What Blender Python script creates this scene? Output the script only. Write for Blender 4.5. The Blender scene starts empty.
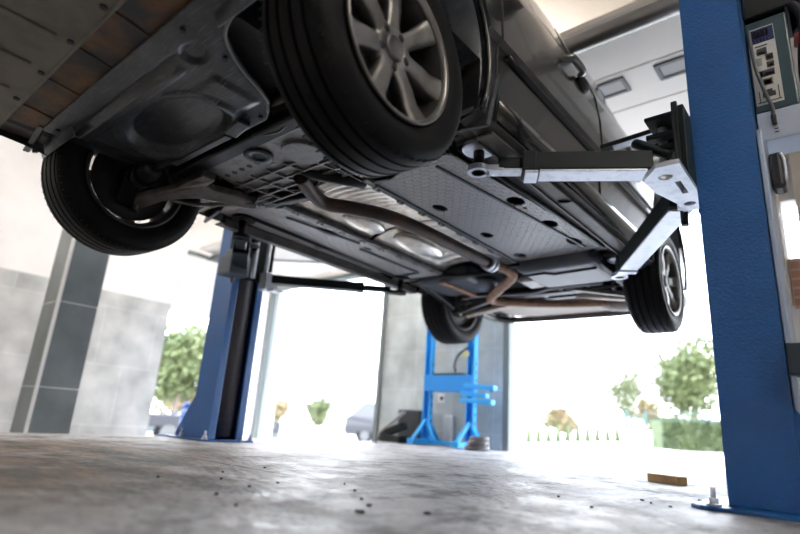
import bpy, bmesh, math, random
from mathutils import Vector, Matrix
random.seed(7)
S = bpy.context.scene
COL = S.collection
PI = math.pi
V = Vector

# ------------------------------------------------------------------ materials
MATS = {}
def mat(name, col=(.5,.5,.5), rough=.5, metal=0., spec=.5, noise=None, bump=None, coat=0., emit=None, alpha=None, trans=None, var=None):
    """noise=(scale, colour2, lo, hi)  var = second noise  bump=(scale,strength,dist)"""
    if name in MATS: return MATS[name]
    m = bpy.data.materials.new(name); m.use_nodes = True
    nt = m.node_tree; b = nt.nodes['Principled BSDF']
    b.inputs['Base Color'].default_value = (*col, 1); b.inputs['Roughness'].default_value = rough
    b.inputs['Metallic'].default_value = metal; b.inputs['Specular IOR Level'].default_value = spec
    if coat: b.inputs['Coat Weight'].default_value = coat; b.inputs['Coat Roughness'].default_value = .06
    tc = nt.nodes.new('ShaderNodeTexCoord')
    src = None
    for k in (noise, var):
        if not k: continue
        n = nt.nodes.new('ShaderNodeTexNoise'); n.inputs['Scale'].default_value = k[0]; n.inputs['Detail'].default_value = 7; n.inputs['Roughness'].default_value = .62
        nt.links.new(tc.outputs['Object'], n.inputs['Vector'])
        r = nt.nodes.new('ShaderNodeMapRange'); r.inputs['From Min'].default_value = k[2]; r.inputs['From Max'].default_value = k[3]
        nt.links.new(n.outputs['Fac'], r.inputs['Value'])
        mx = nt.nodes.new('ShaderNodeMix'); mx.data_type = 'RGBA'
        nt.links.new(r.outputs['Result'], mx.inputs['Factor'])
        if src: nt.links.new(src, mx.inputs['A'])
        else: mx.inputs['A'].default_value = (*col, 1)
        mx.inputs['B'].default_value = (*k[1], 1)
        src = mx.outputs['Result']
    if src: nt.links.new(src, b.inputs['Base Color'])
    if bump:
        n = nt.nodes.new('ShaderNodeTexNoise'); n.inputs['Scale'].default_value = bump[0]; n.inputs['Detail'].default_value = 4
        nt.links.new(tc.outputs['Object'], n.inputs['Vector'])
        bp = nt.nodes.new('ShaderNodeBump'); bp.inputs['Strength'].default_value = bump[1]; bp.inputs['Distance'].default_value = bump[2]
        nt.links.new(n.outputs['Fac'], bp.inputs['Height']); nt.links.new(bp.outputs['Normal'], b.inputs['Normal'])
    if emit: b.inputs['Emission Color'].default_value = (*emit[0], 1); b.inputs['Emission Strength'].default_value = emit[1]
    if trans: b.inputs['Transmission Weight'].default_value = trans
    MATS[name] = m
    return m

# ------------------------------------------------------------------ mesh builder
def split_loose(o):
    me = o.data; n = len(me.vertices); par = list(range(n))
    def f(a):
        while par[a] != a: par[a] = par[par[a]]; a = par[a]
        return a
    for e in me.edges:
        a, b_ = f(e.vertices[0]), f(e.vertices[1])
        if a != b_: par[a] = b_
    roots = sorted({f(i) for i in range(n)})
    if len(roots) < 2: return
    base = o.name.split('.')[0]
    for k, rt in enumerate(roots):
        idx = [i for i in range(n) if f(i) == rt]; mp = {v: j for j, v in enumerate(idx)}
        m2 = bpy.data.meshes.new(base); ps = [p for p in me.polygons if p.vertices[0] in mp]
        m2.from_pydata([me.vertices[i].co[:] for i in idx], [], [[mp[v] for v in p.vertices] for p in ps])
        for a, b_ in zip(m2.polygons, ps): a.use_smooth = b_.use_smooth
        m2.materials.append(me.materials[0]); m2.update()
        if k == 0: keep = m2
        else:
            q = o.copy(); q.data = m2; COL.objects.link(q)
    o.data = keep

def rotz(a): return Matrix.Rotation(a, 4, 'Z')
class B:
    def __init__(s): s.v = []; s.f = []; s.sm = []
    def add(s, vs, fs, smooth=False, M=None):
        o = len(s.v)
        s.v += [(M @ V(v)) if M else V(v) for v in vs]
        s.f += [[i+o for i in f] for f in fs]; s.sm += [smooth]*len(fs)
        return s
    def box(s, c, d, M=None, R=None):
        x, y, z = d[0]/2, d[1]/2, d[2]/2
        vs = [V((a, b_, g)) for g in (-z, z) for a, b_ in ((-x,-y),(x,-y),(x,y),(-x,y))]
        if R: vs = [R @ v for v in vs]
        vs = [v+V(c) for v in vs]
        return s.add(vs, [(0,3,2,1),(4,5,6,7),(0,1,5,4),(1,2,6,5),(2,3,7,6),(3,0,4,7)], False, M)
    def bx(s, a, b): # min/max corners
        return s.box([(a[i]+b[i])/2 for i in range(3)], [abs(b[i]-a[i]) for i in range(3)])
    def bar(s, p0, p1, w, h, w1=None, h1=None, up=(0,0,1)):
        p0, p1 = V(p0), V(p1); d = (p1-p0).normalized()
        sx = d.cross(V(up)).normalized(); u = sx.cross(d)
        vs = []
        for p, ww, hh in ((p0, w, h), (p1, w1 or w, h1 or h)):
            for a, b_ in ((-1,-1),(1,-1),(1,1),(-1,1)): vs.append(p+sx*a*ww/2+u*b_*hh/2)
        return s.add(vs, [(0,3,2,1),(4,5,6,7),(0,1,5,4),(1,2,6,5),(2,3,7,6),(3,0,4,7)][:] )
    def prism(s, poly, z0, z1, M=None, smooth=False):
        n = len(poly)
        vs = [(x, y, z0) for x, y in poly]+[(x, y, z1) for x, y in poly]
        fs = [list(range(n))[::-1], list(range(n, 2*n))]+[(i, (i+1) % n, n+(i+1) % n, n+i) for i in range(n)]
        return s.add(vs, fs, smooth, M)
    def cyl(s, p0, p1, r, r1=None, n=20, cap=True):
        p0, p1 = V(p0), V(p1); d = (p1-p0).normalized()
        a = d.orthogonal().normalized(); b_ = d.cross(a); r1 = r if r1 is None else r1
        vs = [p0+(a*math.cos(t)+b_*math.sin(t))*r for t in [2*PI*i/n for i in range(n)]]
        vs += [p1+(a*math.cos(t)+b_*math.sin(t))*r1 for t in [2*PI*i/n for i in range(n)]]
        o = len(s.v)
        s.add(vs, [(i, (i+1) % n, n+(i+1) % n, n+i) for i in range(n)], True)
        if cap: s.f += [[o+i for i in range(n)][::-1], [o+n+i for i in range(n)]]; s.sm += [False]*2
        return s
    def tube(s, pts, r, n=12, rs=None, smoothpath=True, sub=6):
        pts = [V(p) for p in pts]; rs = rs or [r]*len(pts)
        if smoothpath and len(pts) > 2:
            q = []; qr = []
            for i in range(len(pts)-1):
                a = pts[max(i-1, 0)]; b_ = pts[i]; c = pts[i+1]; d = pts[min(i+2, len(pts)-1)]
                for k in range(sub):
                    t = k/sub
                    q.append(.5*((2*b_)+(c-a)*t+(2*a-5*b_+4*c-d)*t*t+(3*b_-a-3*c+d)*t**3)); qr.append(rs[i]*(1-t)+rs[i+1]*t)
            q.append(pts[-1]); qr.append(rs[-1]); pts, rs = q, qr
        vs = []; a = None
        for i, p in enumerate(pts):
            d = (pts[min(i+1, len(pts)-1)]-pts[max(i-1, 0)]).normalized()
            if a is None: a = d.orthogonal().normalized()
            a = (a-d*a.dot(d)).normalized(); b_ = d.cross(a)
            vs += [p+(a*math.cos(2*PI*k/n)+b_*math.sin(2*PI*k/n))*rs[i] for k in range(n)]
        m = len(pts); o = len(s.v)
        s.add(vs, [(i*n+k, i*n+(k+1) % n, (i+1)*n+(k+1) % n, (i+1)*n+k) for i in range(m-1) for k in range(n)], True)
        s.f += [[o+k for k in range(n)][::-1], [o+(m-1)*n+k for k in range(n)]]; s.sm += [False]*2
        return s
    def lathe(s, prof, n=48, axis='X', c=(0,0,0), close=False, smooth=True):
        vs = []
        for a, r in prof:
            for k in range(n):
                t = 2*PI*k/n
                if axis == 'X': vs.append((a+c[0], r*math.cos(t)+c[1], r*math.sin(t)+c[2]))
                else: vs.append((r*math.cos(t)+c[0], r*math.sin(t)+c[1], a+c[2]))
        m = len(prof); fs = [(i*n+k, i*n+(k+1) % n, ((i+1) % m)*n+(k+1) % n, ((i+1) % m)*n+k) for i in range(m if close else m-1) for k in range(n)]
        return s.add(vs, fs, smooth)
    def grid(s, rows, smooth=True, flip=False):
        m = len(rows); n = len(rows[0]); vs = [p for r in rows for p in r]
        fs = [(i*n+k, i*n+k+1, (i+1)*n+k+1, (i+1)*n+k) for i in range(m-1) for k in range(n-1)]
        if flip: fs = [f[::-1] for f in fs]
        return s.add(vs, fs, smooth)
    def blob(s, c, r, seg=16, rings=10, M=None):
        vs = []; rx, ry, rz = r
        for i in range(rings+1):
            ph = PI*i/rings
            for k in range(seg):
                t = 2*PI*k/seg; vs.append((c[0]+rx*math.sin(ph)*math.cos(t), c[1]+ry*math.sin(ph)*math.sin(t), c[2]+rz*math.cos(ph)))
        return s.add(vs, [(i*seg+k, (i+1)*seg+k, (i+1)*seg+(k+1) % seg, i*seg+(k+1) % seg) for i in range(rings) for k in range(seg)], True, M)
    def build(s, name, m, parent=None, bevel=0, seg=2, loc=None, solid=0, recalc=True):
        me = bpy.data.meshes.new(name)
        off = V((0,0,0))
        p = parent
        while p is not None: off += p.location; p = p.parent
        if loc is not None: off = off+V(loc)
        me.from_pydata([tuple(v-off) if loc is None or True else tuple(v) for v in s.v], [], s.f)
        for p_, sm in zip(me.polygons, s.sm): p_.use_smooth = sm
        me.update()
        if recalc:
            bm = bmesh.new(); bm.from_mesh(me); bmesh.ops.remove_doubles(bm, verts=bm.verts, dist=1e-5)
            bmesh.ops.recalc_face_normals(bm, faces=bm.faces); bm.to_mesh(me); bm.free()
        o = bpy.data.objects.new(name, me); COL.objects.link(o)
        if loc is not None: o.location = loc
        if parent is not None: o.parent = parent
        me.materials.append(m)
        if solid:
            md = o.modifiers.new('s', 'SOLIDIFY'); md.thickness = solid; md.offset = 0
        if bevel:
            md = o.modifiers.new('b', 'BEVEL'); md.width = bevel; md.segments = seg; md.limit_method = 'ANGLE'; md.angle_limit = .6
            md.harden_normals = False
        return o
def tag(o, label, cat, group=None):
    o['label'] = label; o['category'] = cat
    if group: o['group'] = group
    return o
def root(name, loc, label, cat, group=None, rz=0):
    o = bpy.data.objects.new(name, None); COL.objects.link(o); o.location = loc; o.rotation_euler = (0,0,rz); o.empty_display_size = .1
    return tag(o, label, cat, group)
def struct(o): o['kind'] = 'structure'; return o
def copy_tree(o, parent=None):
    c = o.copy(); COL.objects.link(c)
    if parent is not None: c.parent = parent
    for ch in list(o.children): copy_tree(ch, c)
    return c
def cut(o, cutters):
    """real holes: boolean difference, applied"""
    c = B()
    for fn in cutters: fn(c)
    co = c.build('tmp', MATS['black'])
    bpy.context.view_layer.update()
    co.matrix_world = Matrix()
    md = o.modifiers.new('x', 'BOOLEAN'); md.object = co; md.solver = 'EXACT'; md.operation = 'DIFFERENCE'; md.use_self = True
    bpy.context.view_layer.update()
    dg = bpy.context.evaluated_depsgraph_get()
    me = bpy.data.meshes.new_from_object(o.evaluated_get(dg))
    o.modifiers.clear(); o.data = me
    bpy.data.objects.remove(co)

black = mat('black', (.006,.006,.007), .55)
M_rubber = mat('rubber', (.008,.008,.0085), .55, spec=.12, noise=(9,(.015,.014,.013),.45,.75), bump=(160,.25,.002))
M_alloy = mat('alloy', (.30,.285,.27), .36, .75, noise=(7,(.09,.085,.075),.45,.75))
M_paint = mat('car_paint', (.050,.046,.042), .26, .7, coat=.5)
M_darkpl = mat('dark_plastic', (.036,.043,.053), .34, noise=(14,(.10,.105,.115),.46,.75), bump=(60,.2,.003))
M_apron = mat('apron_plastic', (.16,.14,.11), .6, noise=(5,(.09,.078,.062),.45,.7))
M_rust = mat('rusty_pan', (.03,.028,.026), .6, noise=(5,(.16,.07,.02),.42,.62), var=(14,(.03,.03,.03),.5,.7))
M_black_metal = mat('black_metal', (.012,.013,.015), .4, .4)
M_alu = mat('cast_aluminium', (.22,.215,.21), .42, .8, noise=(22,(.13,.12,.11),.5,.7), bump=(40,.3,.004))
M_exh = mat('exhaust_steel', (.07,.055,.05), .5, .6, noise=(10,(.14,.08,.055),.5,.75))
M_exh_rust = mat('rusted_pipe', (.34,.20,.13), .65, .2, noise=(12,(.17,.09,.06),.45,.7))
M_tank = mat('tank_plastic', (.05,.06,.08), .42, noise=(6,(.09,.09,.10),.5,.7))
M_blue = mat('lift_blue', (.001,.085,.30), .34, spec=.5, noise=(5,(.002,.10,.345),.4,.7), bump=(130,.9,.004), coat=.35)
M_blue2 = mat('press_blue', (.03,.38,.85), .4)
M_armdark = mat('arm_paint', (.008,.014,.015), .5, spec=.25, bump=(120,.15,.001))
M_zinc = mat('zinc_steel', (.72,.76,.84), .38, .55, noise=(30,(.55,.58,.66),.5,.7))  # also serves as the floor bounce painted under the near arms
M_chrome = mat('chrome', (.8,.8,.8), .18, 1.)
M_concr = None

# =================================================================== SETTING
def zg(x): return -.047*max(0., -x-1.75)       # floor falls gently towards the left wall
def node_floor():
    m = bpy.data.materials.new('stained_concrete'); m.use_nodes = True; nt = m.node_tree; N = nt.nodes; L = nt.links
    b = N['Principled BSDF']; b.inputs['Specular IOR Level'].default_value = .28; tc = N.new('ShaderNodeTexCoord')
    def noise(scale, lo, hi, det=8, rough=.6, stretch=None):
        n = N.new('ShaderNodeTexNoise'); n.inputs['Scale'].default_value = scale; n.inputs['Detail'].default_value = det; n.inputs['Roughness'].default_value = rough
        if stretch:
            mp = N.new('ShaderNodeMapping'); mp.inputs['Location'].default_value = stretch[0]; mp.inputs['Scale'].default_value = stretch[1]; L.new(tc.outputs['Object'], mp.inputs['Vector']); L.new(mp.outputs['Vector'], n.inputs['Vector'])
        else: L.new(tc.outputs['Object'], n.inputs['Vector'])
        r = N.new('ShaderNodeMapRange'); r.inputs['From Min'].default_value = lo; r.inputs['From Max'].default_value = hi
        L.new(n.outputs['Fac'], r.inputs['Value']); return r.outputs['Result']
    def mix(f, a, b_):
        x = N.new('ShaderNodeMix'); x.data_type = 'RGBA'; L.new(f, x.inputs['Factor'])
        for k, v in (('A', a), ('B', b_)):
            if isinstance(v, tuple): x.inputs[k].default_value = (*v, 1)
            else: L.new(v, x.inputs[k])
        return x.outputs['Result']
    def mul(a, b_):
        x = N.new('ShaderNodeMath'); x.operation = 'MULTIPLY'; L.new(a, x.inputs[0])
        if isinstance(b_, float): x.inputs[1].default_value = b_
        else: L.new(b_, x.inputs[1])
        return x.outputs[0]
    c = mix(noise(1.3, .35, .7), (.46,.465,.485), (.33,.33,.34))
    c = mix(noise(9, .5, .75), c, (.50,.49,.49))
    # brown oil stain area, left of the lift
    g = N.new('ShaderNodeTexGradient'); g.gradient_type = 'SPHERICAL'
    mp = N.new('ShaderNodeMapping'); mp.inputs['Location'].default_value = (.45*.8,.35*.8,0); mp.inputs['Scale'].default_value = (.8,.8,.8)
    L.new(tc.outputs['Object'], mp.inputs['Vector']); L.new(mp.outputs['Vector'], g.inputs['Vector'])
    c = mix(mul(noise(1.1, .48, .62, 6, .6), .35), c, (.17,.14,.12))
    c = mix(mul(noise(5.5, .52, .60, 9, .7, ((1,2,0),(1,.6,1))), .8), c, (.10,.09,.085))
    c = mix(mul(noise(11, .55, .62, 9, .7, ((4,2,0),(1,.7,1))), .7), c, (.56,.55,.55))
    gm = N.new('ShaderNodeMapRange'); gm.inputs['From Max'].default_value = .55; L.new(g.outputs['Fac'], gm.inputs['Value'])
    c = mix(mul(gm.outputs['Result'], noise(2.6, .15, .5)), c, (.15,.10,.065))
    c = mix(mul(gm.outputs['Result'], noise(4.2, .46, .58, 9, .7, ((2,5,0),(.8,1.3,1)))), c, (.035,.027,.022))
    c = mix(mul(noise(3.1, .53, .63, 10, .7), .8), c, (.055,.046,.04))
    c = mix(mul(noise(7, .62, .66, 9, .75, ((7,3,0),(.6,1.4,1))), .85), c, (.035,.03,.028))
    c = mix(mul(noise(26, .61, .66, 5, .7), .9), c, (.02,.018,.018))
    c = mix(mul(noise(70, .66, .7, 3, .6), .8), c, (.03,.028,.028))
    L.new(c, b.inputs['Base Color'])
    r = N.new('ShaderNodeMapRange'); r.inputs['To Min'].default_value = .40; r.inputs['To Max'].default_value = .68; L.new(noise(4, .35, .7), r.inputs['Value'])
    L.new(r.outputs['Result'], b.inputs['Roughness'])
    bp = N.new('ShaderNodeBump'); bp.inputs['Strength'].default_value = .8; bp.inputs['Distance'].default_value = .02
    n = N.new('ShaderNodeTexNoise'); n.inputs['Scale'].default_value = 30; n.inputs['Detail'].default_value = 8; L.new(tc.outputs['Object'], n.inputs['Vector'])
    L.new(n.outputs['Fac'], bp.inputs['Height']); L.new(bp.outputs['Normal'], b.inputs['Normal'])
    return m
M_floor = node_floor()
RW = 3.9     # rear wall plane
LW = -4.92    # left wall plane
FW, RGT, H = -4.2, 4.2, 3.35
b = B()
xs = [LW-.2, -3.6, -2.6, -1.75, -.36, -.352, 1.6, RGT]
def strip(x0, x1, y0, y1, thick=.12):
    b.add([(x0,y0,zg(x0)),(x1,y0,zg(x1)),(x1,y1,zg(x1)),(x0,y1,zg(x0)),(x0,y0,zg(x0)-thick),(x1,y0,zg(x1)-thick),(x1,y1,zg(x1)-thick),(x0,y1,zg(x0)-thick)],
          [(0,1,2,3),(7,6,5,4),(0,4,5,1),(1,5,6,2),(2,6,7,3),(3,7,4,0)])
# two pours with a joint running across the bay
for (x0, x1) in ((LW-.2,-1.75),(-1.75,RGT)):
    strip(x0, x1, FW, .288); strip(x0, x1, .292, RW+.35)
for y0, y1 in ((.288,.292),): b.add([(LW,y0,zg(LW)-.006),(-1.75,y0,-.006),(-1.75,y1,-.006),(LW,y1,zg(LW)-.006)],[(0,1,2,3)]); b.add([(-1.75,y0,-.006),(RGT,y0,-.006),(RGT,y1,-.006),(-1.75,y1,-.006)],[(0,1,2,3)])
struct(b.build('floor', M_floor))

M_plaster = mat('white_plaster', (.72,.70,.69), .7, noise=(3,(.67,.65,.64),.4,.7))
M_ceil = mat('ceiling_paint', (.84,.83,.81), .75)
def tile_mat(name, c1, c2, mortar, w, h, axis='YZ', offset=.5, rough=.35, vx=0, vz=0):
    m = bpy.data.materials.new(name); m.use_nodes = True; nt = m.node_tree; N = nt.nodes; L = nt.links; b = N['Principled BSDF']
    tc = N.new('ShaderNodeTexCoord'); sp = N.new('ShaderNodeSeparateXYZ'); cb = N.new('ShaderNodeCombineXYZ'); L.new(tc.outputs['Object'], sp.inputs[0])
    geo = N.new('ShaderNodeNewGeometry'); gs = N.new('ShaderNodeSeparateXYZ'); L.new(geo.outputs['Normal'], gs.inputs[0])
    ab = N.new('ShaderNodeMath'); ab.operation = 'ABSOLUTE'; L.new(gs.outputs['X'], ab.inputs[0])
    gt = N.new('ShaderNodeMath'); gt.operation = 'GREATER_THAN'; gt.inputs[1].default_value = .5; L.new(ab.outputs[0], gt.inputs[0])
    mx = N.new('ShaderNodeMix'); mx.data_type = 'FLOAT'; L.new(gt.outputs[0], mx.inputs['Factor']); L.new(sp.outputs['X'], mx.inputs['A']); L.new(sp.outputs['Y'], mx.inputs['B'])
    ax = N.new('ShaderNodeMath'); ax.inputs[1].default_value = vx; L.new(mx.outputs['Result'], ax.inputs[0])
    az = N.new('ShaderNodeMath'); az.inputs[1].default_value = vz; L.new(sp.outputs['Z'], az.inputs[0])
    L.new(ax.outputs[0], cb.inputs['X']); L.new(az.outputs[0], cb.inputs['Y'])
    br = N.new('ShaderNodeTexBrick'); br.inputs['Scale'].default_value = 1; br.inputs['Brick Width'].default_value = w; br.inputs['Row Height'].default_value = h
    br.inputs['Mortar Size'].default_value = .004; br.offset = offset; br.inputs['Color1'].default_value = (*c1,1); br.inputs['Color2'].default_value = (*c2,1); br.inputs['Mortar'].default_value = (*mortar,1)
    L.new(cb.outputs[0], br.inputs['Vector'])
    n = N.new('ShaderNodeTexNoise'); n.inputs['Scale'].default_value = 3.5; n.inputs['Detail'].default_value = 8; L.new(tc.outputs['Object'], n.inputs['Vector'])
    r = N.new('ShaderNodeMapRange'); r.inputs['From Min'].default_value = .3; r.inputs['From Max'].default_value = .7; r.inputs['To Min'].default_value = .72; r.inputs['To Max'].default_value = 1.22; L.new(n.outputs['Fac'], r.inputs['Value'])
    mm = N.new('ShaderNodeMix'); mm.data_type = 'RGBA'; mm.blend_type = 'MULTIPLY'; mm.inputs['Factor'].default_value = 1; L.new(br.outputs['Color'], mm.inputs['A'])
    cc = N.new('ShaderNodeCombineColor')
    for k in ('Red','Green','Blue'): L.new(r.outputs['Result'], cc.inputs[k])
    L.new(cc.outputs[0], mm.inputs['B']); L.new(mm.outputs['Result'], b.inputs['Base Color']); b.inputs['Roughness'].default_value = rough
    return m
M_tlight = tile_mat('light_marble_tiles', (.42,.42,.405), (.38,.385,.375), (.52,.51,.50), .62, .66, vx=.3, vz=.05)
M_tgrey = tile_mat('grey_slate_tiles', (.15,.17,.175), (.125,.145,.15), (.55,.55,.53), .9, .64, offset=0, vx=.55, vz=.37)
M_tgreen = tile_mat('grey_green_tiles', (.48,.52,.51), (.44,.485,.48), (.62,.65,.64), .50, .42, offset=0, vx=.1, vz=.28)
M_tplain = mat('column_trim', (.70,.69,.66), .5)
M_frame = mat('door_frame_grey', (.20,.22,.215), .85, 0, spec=.15)

# left wall: plaster above, opening with a low head at y 2.16..3.62
b = B(); t = .25
for y0, y1, z0, z1 in ((FW-t, 2.315, -.4, H), (2.315, 3.70, 1.42, H), (3.70, RW+t, -.4, H)):
    b.bx((LW-t, y0, z0), (LW, y1, z1))
struct(b.build('wall_left', M_plaster))
b = B(); b.bx((LW, FW, -.16), (LW+.025, 2.315, 1.45)); struct(b.build('trim_1', M_tlight))
# rear wall: door bays
b = B()
b.bx((LW, RW, -.4), (-4.885, RW+.14, H))
b.bx((-4.885, RW, 2.02), (-2.62, RW+.14, H))
b.bx((-2.62, RW, -.4), (-.94, RW+.10, H))
b.bx((-.99, RW, 2.62), (1.34, RW+.14, H))
b.bx((1.34, RW, -.4), (1.40, RW+.14, H))
b.bx((1.40, RW, 2.03), (RGT+t, RW+.14, H)); b.bx((1.40, RW, -.2), (RGT+t, RW+.14, 1.56)); b.bx((1.50, RW, 1.56), (RGT+t, RW+.14, 2.03))
struct(b.build('wall_rear', M_plaster))
b = B(); b.bx((-2.60, RW-.03, -.1), (-.97, RW, 2.9)); struct(b.build('trim_2', M_tgreen))
b = B(); b.bx((-.97, RW-.05, -.02), (-.925, RW+.06, 2.62)); b.bx((-.995, RW-.045, -.02), (-.975, RW-.03, 2.62)); b.bx((-.99, RW-.05, 2.56), (1.34, RW+.1, 2.62)); b.bx((1.30, RW-.05, 0), (1.34, RW+.2, 2.6))
struct(b.build('trim_3', M_frame, bevel=.004))
b = B(); b.bx((-2.66, RW-.06, -.1), (-2.60, RW+.14, 2.3)); b.bx((-4.90, RW-.04, -.2), (-4.865, RW+.05, 2.06)); b.bx((-4.915, RW-.09, -.15), (-4.88, RW-.05, 2.06)); b.bx((-4.84, RW-.05, 2.0), (-2.62, RW+.1, 2.05))
struct(b.build('trim_4', M_frame, bevel=.004))
# brick panel below the small window right of the near post
M_brick = tile_mat('brown_bricks', (.42,.20,.13), (.34,.17,.12), (.6,.5,.42), .21, .07, vx=.0)
b = B(); b.bx((1.40, RW-.02, 1.18), (1.47, RW, 1.56)); struct(b.build('trim_5', M_brick))
b = B(); b.bx((1.34, RW-.10, 1.2), (1.39, RW, H)) ; b.bx((1.50, RW-.12, 1.0), (1.58, RW, H)); b.bx((1.30, RW-.14, 2.36), (2.4, RW, 2.5)); struct(b.build('trim_6', mat('beige_steel', (.50,.45,.38), .5), bevel=.004))
b = B(); b.bx((1.40, RW+.10, 1.56), (1.50, RW+.13, 1.59)); b.bx((1.40, RW+.10, 1.78), (1.50, RW+.12, 1.792)); b.bx((1.40, RW+.1, 1.9), (1.50, RW+.12, 1.91)); struct(b.build('window_1', mat('window_frame_white', (.8,.8,.8), .5)))
# front (behind the camera) and right wall
b = B(); b.bx((LW-t, FW-t, -.4), (RGT+t, FW, H)); struct(b.build('wall_front', M_plaster))
b = B(); b.bx((RGT, FW, -.4), (RGT+t, RW, H)); struct(b.build('wall_right', M_plaster))
b = B(); b.bx((RGT-.025, FW, -.01), (RGT, RW, 2.0)); struct(b.build('trim_8', M_tgrey))  # unseen dark wainscot, added so the car's lower door reflects dark
b = B(); b.bx((LW-t, FW-t, H), (RGT+t, RW+.14, H+.15)); struct(b.build('ceiling', M_ceil))

# tiled free-standing column by the left wall
b = B(); b.bx((-3.24,.47,-.14), (-2.9,.755,H)); c = b.build('column', M_tgrey); struct(c); c.name = 'wall_column'
c['kind'] = 'structure'
b = B(); b.bx((-2.915,.462,-.06), (-2.893,.484,H)); struct(b.build('trim_7', M_tplain))

# raised sectional door, lying under the ceiling of the right bay
M_door = mat('door_panel_white', (.74,.68,.62), .5)
dz = 2.74
d = B()
for i, (y0, y1) in enumerate(((2.03,2.60),(2.61,3.09),(3.10,3.58))): d.bx((-.80,y0,dz), (1.32,y1,dz+.05))
door = struct(d.build('door_1', M_door, bevel=.006))
def door_window(cx, cy):
    w = B(); x0, x1, y0, y1 = cx-.11, cx+.11, cy-.1, cy+.1
    for a, b_ in (((x0,y0),(x1,y0+.028)),((x0,y1-.028),(x1,y1)),((x0,y0+.028),(x0+.028,y1-.028)),((x1-.028,y0+.028),(x1,y1-.028))): w.bx((a[0],a[1],dz-.012),(b_[0],b_[1],dz+.001))
    f = w.build('window_frame', mat('pane_frame_grey', (.07,.07,.075), .5), door, bevel=.003)
    w = B(); w.bx((x0+.028,y0+.028,dz-.004),(x1-.028,y1-.028,dz+.0005)); w.build('pane', mat('frosted_pane', (.24,.23,.22), .4), f)
for cx in (-.42, .02, .54, .97): door_window(cx, 2.80 if False else 2.76)
b = B()
for x in (-.86, 1.36):
    b.bar((x,2.0,dz-.02),(x,3.9,dz-.02),.03,.06); b.bar((x,2.3,dz),(x,2.3,H),.03,.03)
b.build('track_rail', M_frame, door)
# round ventilation duct across the bay
b = B(); b.cyl((-2.2,2.05,2.66),(RGT,2.05,2.66),.062,n=28)
for x in (-1.4,.0,1.4,2.8): b.cyl((x-.02,2.05,2.66),(x+.02,2.05,2.66),.067,n=28)
duct = b.build('ceiling_duct', mat('duct_steel', (.30,.29,.28), .35, .85)); tag(duct, 'round grey steel duct hung below the white ceiling in front of the raised door', 'duct')
b = B()
for x in (-1.4,.0,1.4,2.8): b.cyl((x,2.05,2.72),(x,2.05,H),.006,n=8)
b.build('hanger', M_frame, duct)
# left bay ceiling rail work seen under the car sill
b = B(); b.bar((-4.5,2.5,2.05),(-2.6,2.5,2.05),.04,.05); b.bar((-4.46,2.2,2.05),(-4.46,3.86,2.05),.04,.05); b.bar((-2.66,2.2,2.05),(-2.66,3.86,2.05),.04,.05); b.bar((-4.4,2.5,2.06),(-2.66,3.8,2.06),.025,.025)
dd = B()
for y0, y1 in ((2.3,2.80),(2.81,3.31),(3.32,3.82)): dd.bx((-4.42,y0,2.10),(-2.70,y1,2.14))
door2 = struct(dd.build('door_2', M_door, bevel=.006)); b.build('track_rail', M_frame, door2)

# tube battens, unseen, added to brighten the ceiling and walls
def fill_lamp(x, y, lab, power=60):
    r = root('fill_lamp', (x,y,H), lab, 'lamp', 'unseen tube lamps added to light the workshop')
    zl = H-.45
    b = B(); b.bx((x-.62,y-.05,zl),(x+.62,y+.05,zl+.05)); b.build('fill_housing', mat('fill_white', (.8,.8,.8), .5), r, bevel=.01)
    for sx in (-.5,.5):
        b = B(); b.cyl((x+sx,y,zl+.05),(x+sx,y,H),.006,n=8); b.build('hanger', mat('fill_white'), r)
    for sy in (-.085,.085):
        b = B(); b.cyl((x-.60,y+sy,zl+.02),(x+.60,y+sy,zl+.02),.028,n=16); b.build('fill_tube', mat('fill_glow', (1,1,1), .5, emit=((1,.93,.85), FILL)), r)
FILL = 26
for x, y in ((-3.4,-1.2),(-2.9,.6),(-2.9,2.4),(-.9,3.0),(3.3,-.5)):
    fill_lamp(x, y, 'unseen white tube batten added below the ceiling to brighten the workshop')

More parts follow.
